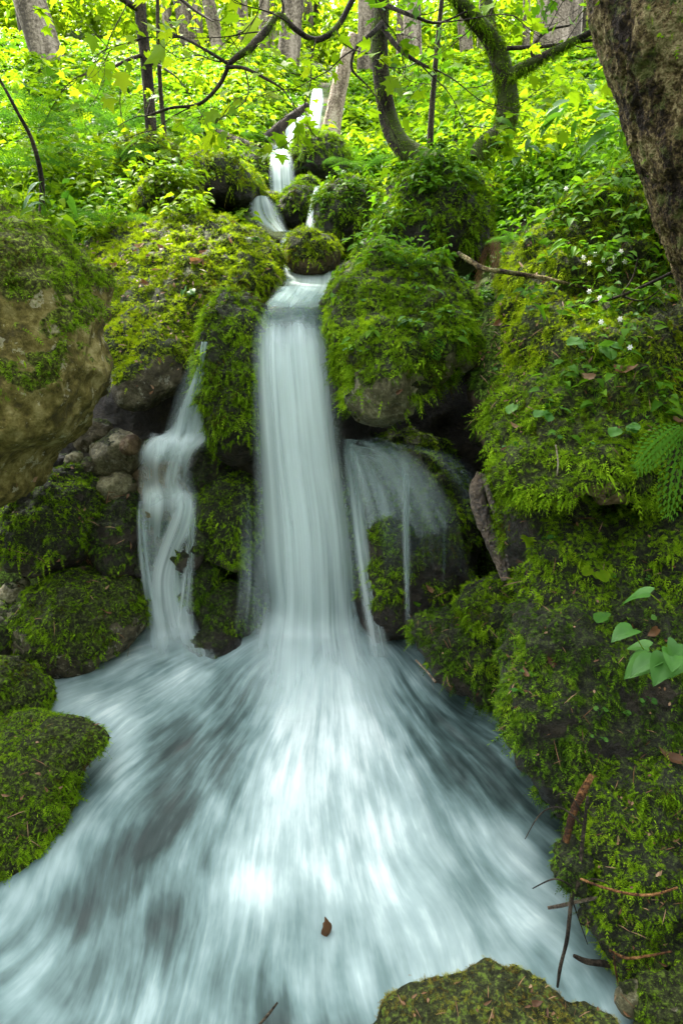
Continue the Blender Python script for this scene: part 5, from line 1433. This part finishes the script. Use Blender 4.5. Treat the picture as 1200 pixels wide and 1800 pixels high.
for k, pts in enumerate([[(976, 782), (980, 820), (972, 870)], [(1098, 800), (1094, 840), (1084, 880)], [(1112, 800), (1104, 830), (1096, 862)], [(1126, 800), (1118, 850), (1134, 878)]]):
    lab = ['pale dangling rootlet at the left of the root hollow', 'straight pale rootlet in the middle of the root hollow', 'thin rootlet right beside the straight one in the root hollow', 'hooked pale rootlet at the right of the root hollow'][k]
    stick('rootlet', lab, [(u, v, 1.93, 1.3) for u, v in pts], 'wood_pale', 'root', ns=6, rough=0)
stick('twig', 'small straw-coloured twig floating by the low ledge', [(730, 1160, 2.35, 1.6), (750, 1180, 2.33, 1.6), (766, 1200, 2.3, 2.4)], 'wood_pale', 'twig')
stick('twig', 'short dark twig breaking the foam at the bottom of the picture', [(455, 1802, 1.27, 2), (470, 1785, 1.28, 2.6), (488, 1762, 1.30, 1.6)], 'bark_dark', 'twig')

# fallen leaves
def fallen(u, v, label, L=.04, seed=1, T=None, mat='dead_leaf', off=.012, Yover=None):
    rs = np.random.default_rng(seed)
    if Yover: p, n = P(u, v, Yover), np.array([0, -.6, .8])
    else:
        h = hit(u, v)
        if h is None: return
        p, n = h
    n = norm(n + np.array([0, -.2, .3]) + rs.normal(0, .2, 3))
    d = norm(np.cross(n, rs.normal(0, 1, 3))); S = np.cross(n, d)
    V, F, k = stamp(T or LEAF, (p + n * off)[None], d[None], S[None], L, L * .65, -.25)
    o = mk('fallen_leaf', V, F, M[mat], p, None, {'rnd': np.full(len(V), rs.random())}, smooth=False)
    tag(o, label, 'leaf', 'fallen leaves')
fl_spots = [
 (336, 462, 'curled brown leaf in the middle of the broad sunlit boulder', .06), (250, 500, 'tan leaf at the left flank of the broad sunlit boulder', .05), (210, 470, 'bleached leaf on the left shoulder of the broad boulder', .05),
 (290, 440, 'pale leaf scrap near the crest of the broad boulder', .04), (355, 450, 'beige leaf right of the curled brown one', .04), (240, 440, 'whitish leaf below the pale fern', .05),
 (1130, 890, 'crumpled tan leaf at the foot of the hooked rootlet', .035), (1080, 660, 'large dry leaf on the top of the mossy overhang', .06), (1045, 670, 'second dry leaf left of the large one on the overhang', .045),
 (1180, 745, 'dark red-brown leaf under the arching fern', .035), (878, 572, 'pinkish leaf in the earthy notch', .05), (52, 846, 'orange leaf hanging under the tan boulder', .03),
 (930, 1770, 'pale yellow leaf on the near foreground rock', .022), (695, 690, 'orange leaf caught in the shaggy moss fringe', .025), (925, 1195, 'silvery wet leaf on the shadowed lower bank', .03), (972, 1165, 'grey leaf fragment on the dark lower bank', .03),
 (1160, 1105, 'brown leaf behind the glossy heart-leaved plant', .045), (1190, 1345, 'large wet brown leaf at the right edge of the bank', .06), (905, 755, 'short orange bark chip below the two round leaves', .025), (760, 1040, 'dead leaf beside the single water thread', .035),
 (735, 1066, 'green leaf stranded below the single water thread', .03)]
for k, (u, v, lab, L) in enumerate(fl_spots):
    fallen(u, v, lab, L, 300 + k, mat='leaf' if 'green leaf' in lab else 'dead_leaf', T=CURL)
w = to_water(578, 1652)
V, F, k = stamp(CURL, (w + np.array([0, 0, .0]))[None], norm(np.array([[-.1, .1, 1.0]])), np.array([[1., .4, 0]]), .075, .040, .1)
tag(mk('fallen_leaf', V, F, M['dead_leaf'], w, None, {'rnd': np.full(len(V), .15)}, smooth=False), 'brown leaf standing up in the foam near the bottom centre', 'leaf', 'fallen leaves')

# leaf litter and lichen on the broad boulder
rs = np.random.default_rng(99)
ob, V, F, m = ROCKS['boulder'][1]
s = scatter(V, F, 260, np.ones(len(V)), rs, 0.1)
p, n, _ = s
keep = (n[:, 2] > .25); u, v = project(p); keep &= (u < 370) & (v > 400)
p, n = p[keep], n[keep]; N = len(p)
d = norm(np.cross(n, rs.normal(0, 1, (N, 3))))
V, F, k = stamp(LEAF, p + n * .015, d, np.cross(n, d), .014 * np.exp(rs.normal(0, .5, N)), .010, -.2)
o = mk('leaf_litter', V, F, M['dead_leaf'], (0, 0, 0), None, {'rnd': np.repeat(rs.random(N), k)}, smooth=False)
tag(o, 'scraps of dry leaf litter strewn over the broad sunlit boulder', 'leaf litter', kind='stuff')

# needles and leaf scraps caught in the moss
rs = np.random.default_rng(123)
pp, nn_ = [], []
for (u0, u1, v0, v1), cnt in [((870, 1200, 420, 800), 90), ((880, 1200, 900, 1350), 90), ((700, 930, 1020, 1220), 50), ((1020, 1200, 1330, 1700), 70), ((840, 940, 540, 740), 60), ((0, 260, 820, 1160), 60), ((0, 190, 1270, 1500), 30), ((700, 1100, 1720, 1800), 45), ((180, 500, 380, 560), 40)]:
    for _ in range(cnt):
        q = hit(rs.uniform(u0, u1), rs.uniform(v0, v1))
        if q is None: continue
        n = q[1] if np.dot(q[1], CAM - q[0]) > 0 else -q[1]
        pp.append(q[0] + n * .012); nn_.append(n)
pp, nn_ = np.array(pp), np.array(nn_); N = len(pp)
d = norm(np.cross(nn_, rs.normal(0, 1, (N, 3))) + nn_ * .15)
needle = rs.random(N) < .6
sc_ = np.linalg.norm(pp - CAM, axis=1) / 2.5
V1, F1, k1 = stamp(T_blade(), pp[needle], d[needle], np.cross(nn_, d)[needle], .035 * sc_[needle] * np.exp(rs.normal(0, .4, needle.sum())), .0028 * sc_[needle], .1)
V2, F2, k2 = stamp(LEAF, pp[~needle], d[~needle], np.cross(nn_, d)[~needle], .015 * sc_[~needle] * np.exp(rs.normal(0, .4, (~needle).sum())), .008 * sc_[~needle], -.3)
V, F, R = merge([(V1, F1, np.repeat(rs.random(needle.sum()), k1)), (V2, F2, np.repeat(rs.random((~needle).sum()), k2))])
tag(mk('leaf_litter', V, F, M['dead_leaf'], (0, 0, 0), None, {'rnd': R}, smooth=False), 'brown needles and leaf scraps caught in the moss of both banks', 'leaf litter', kind='stuff')
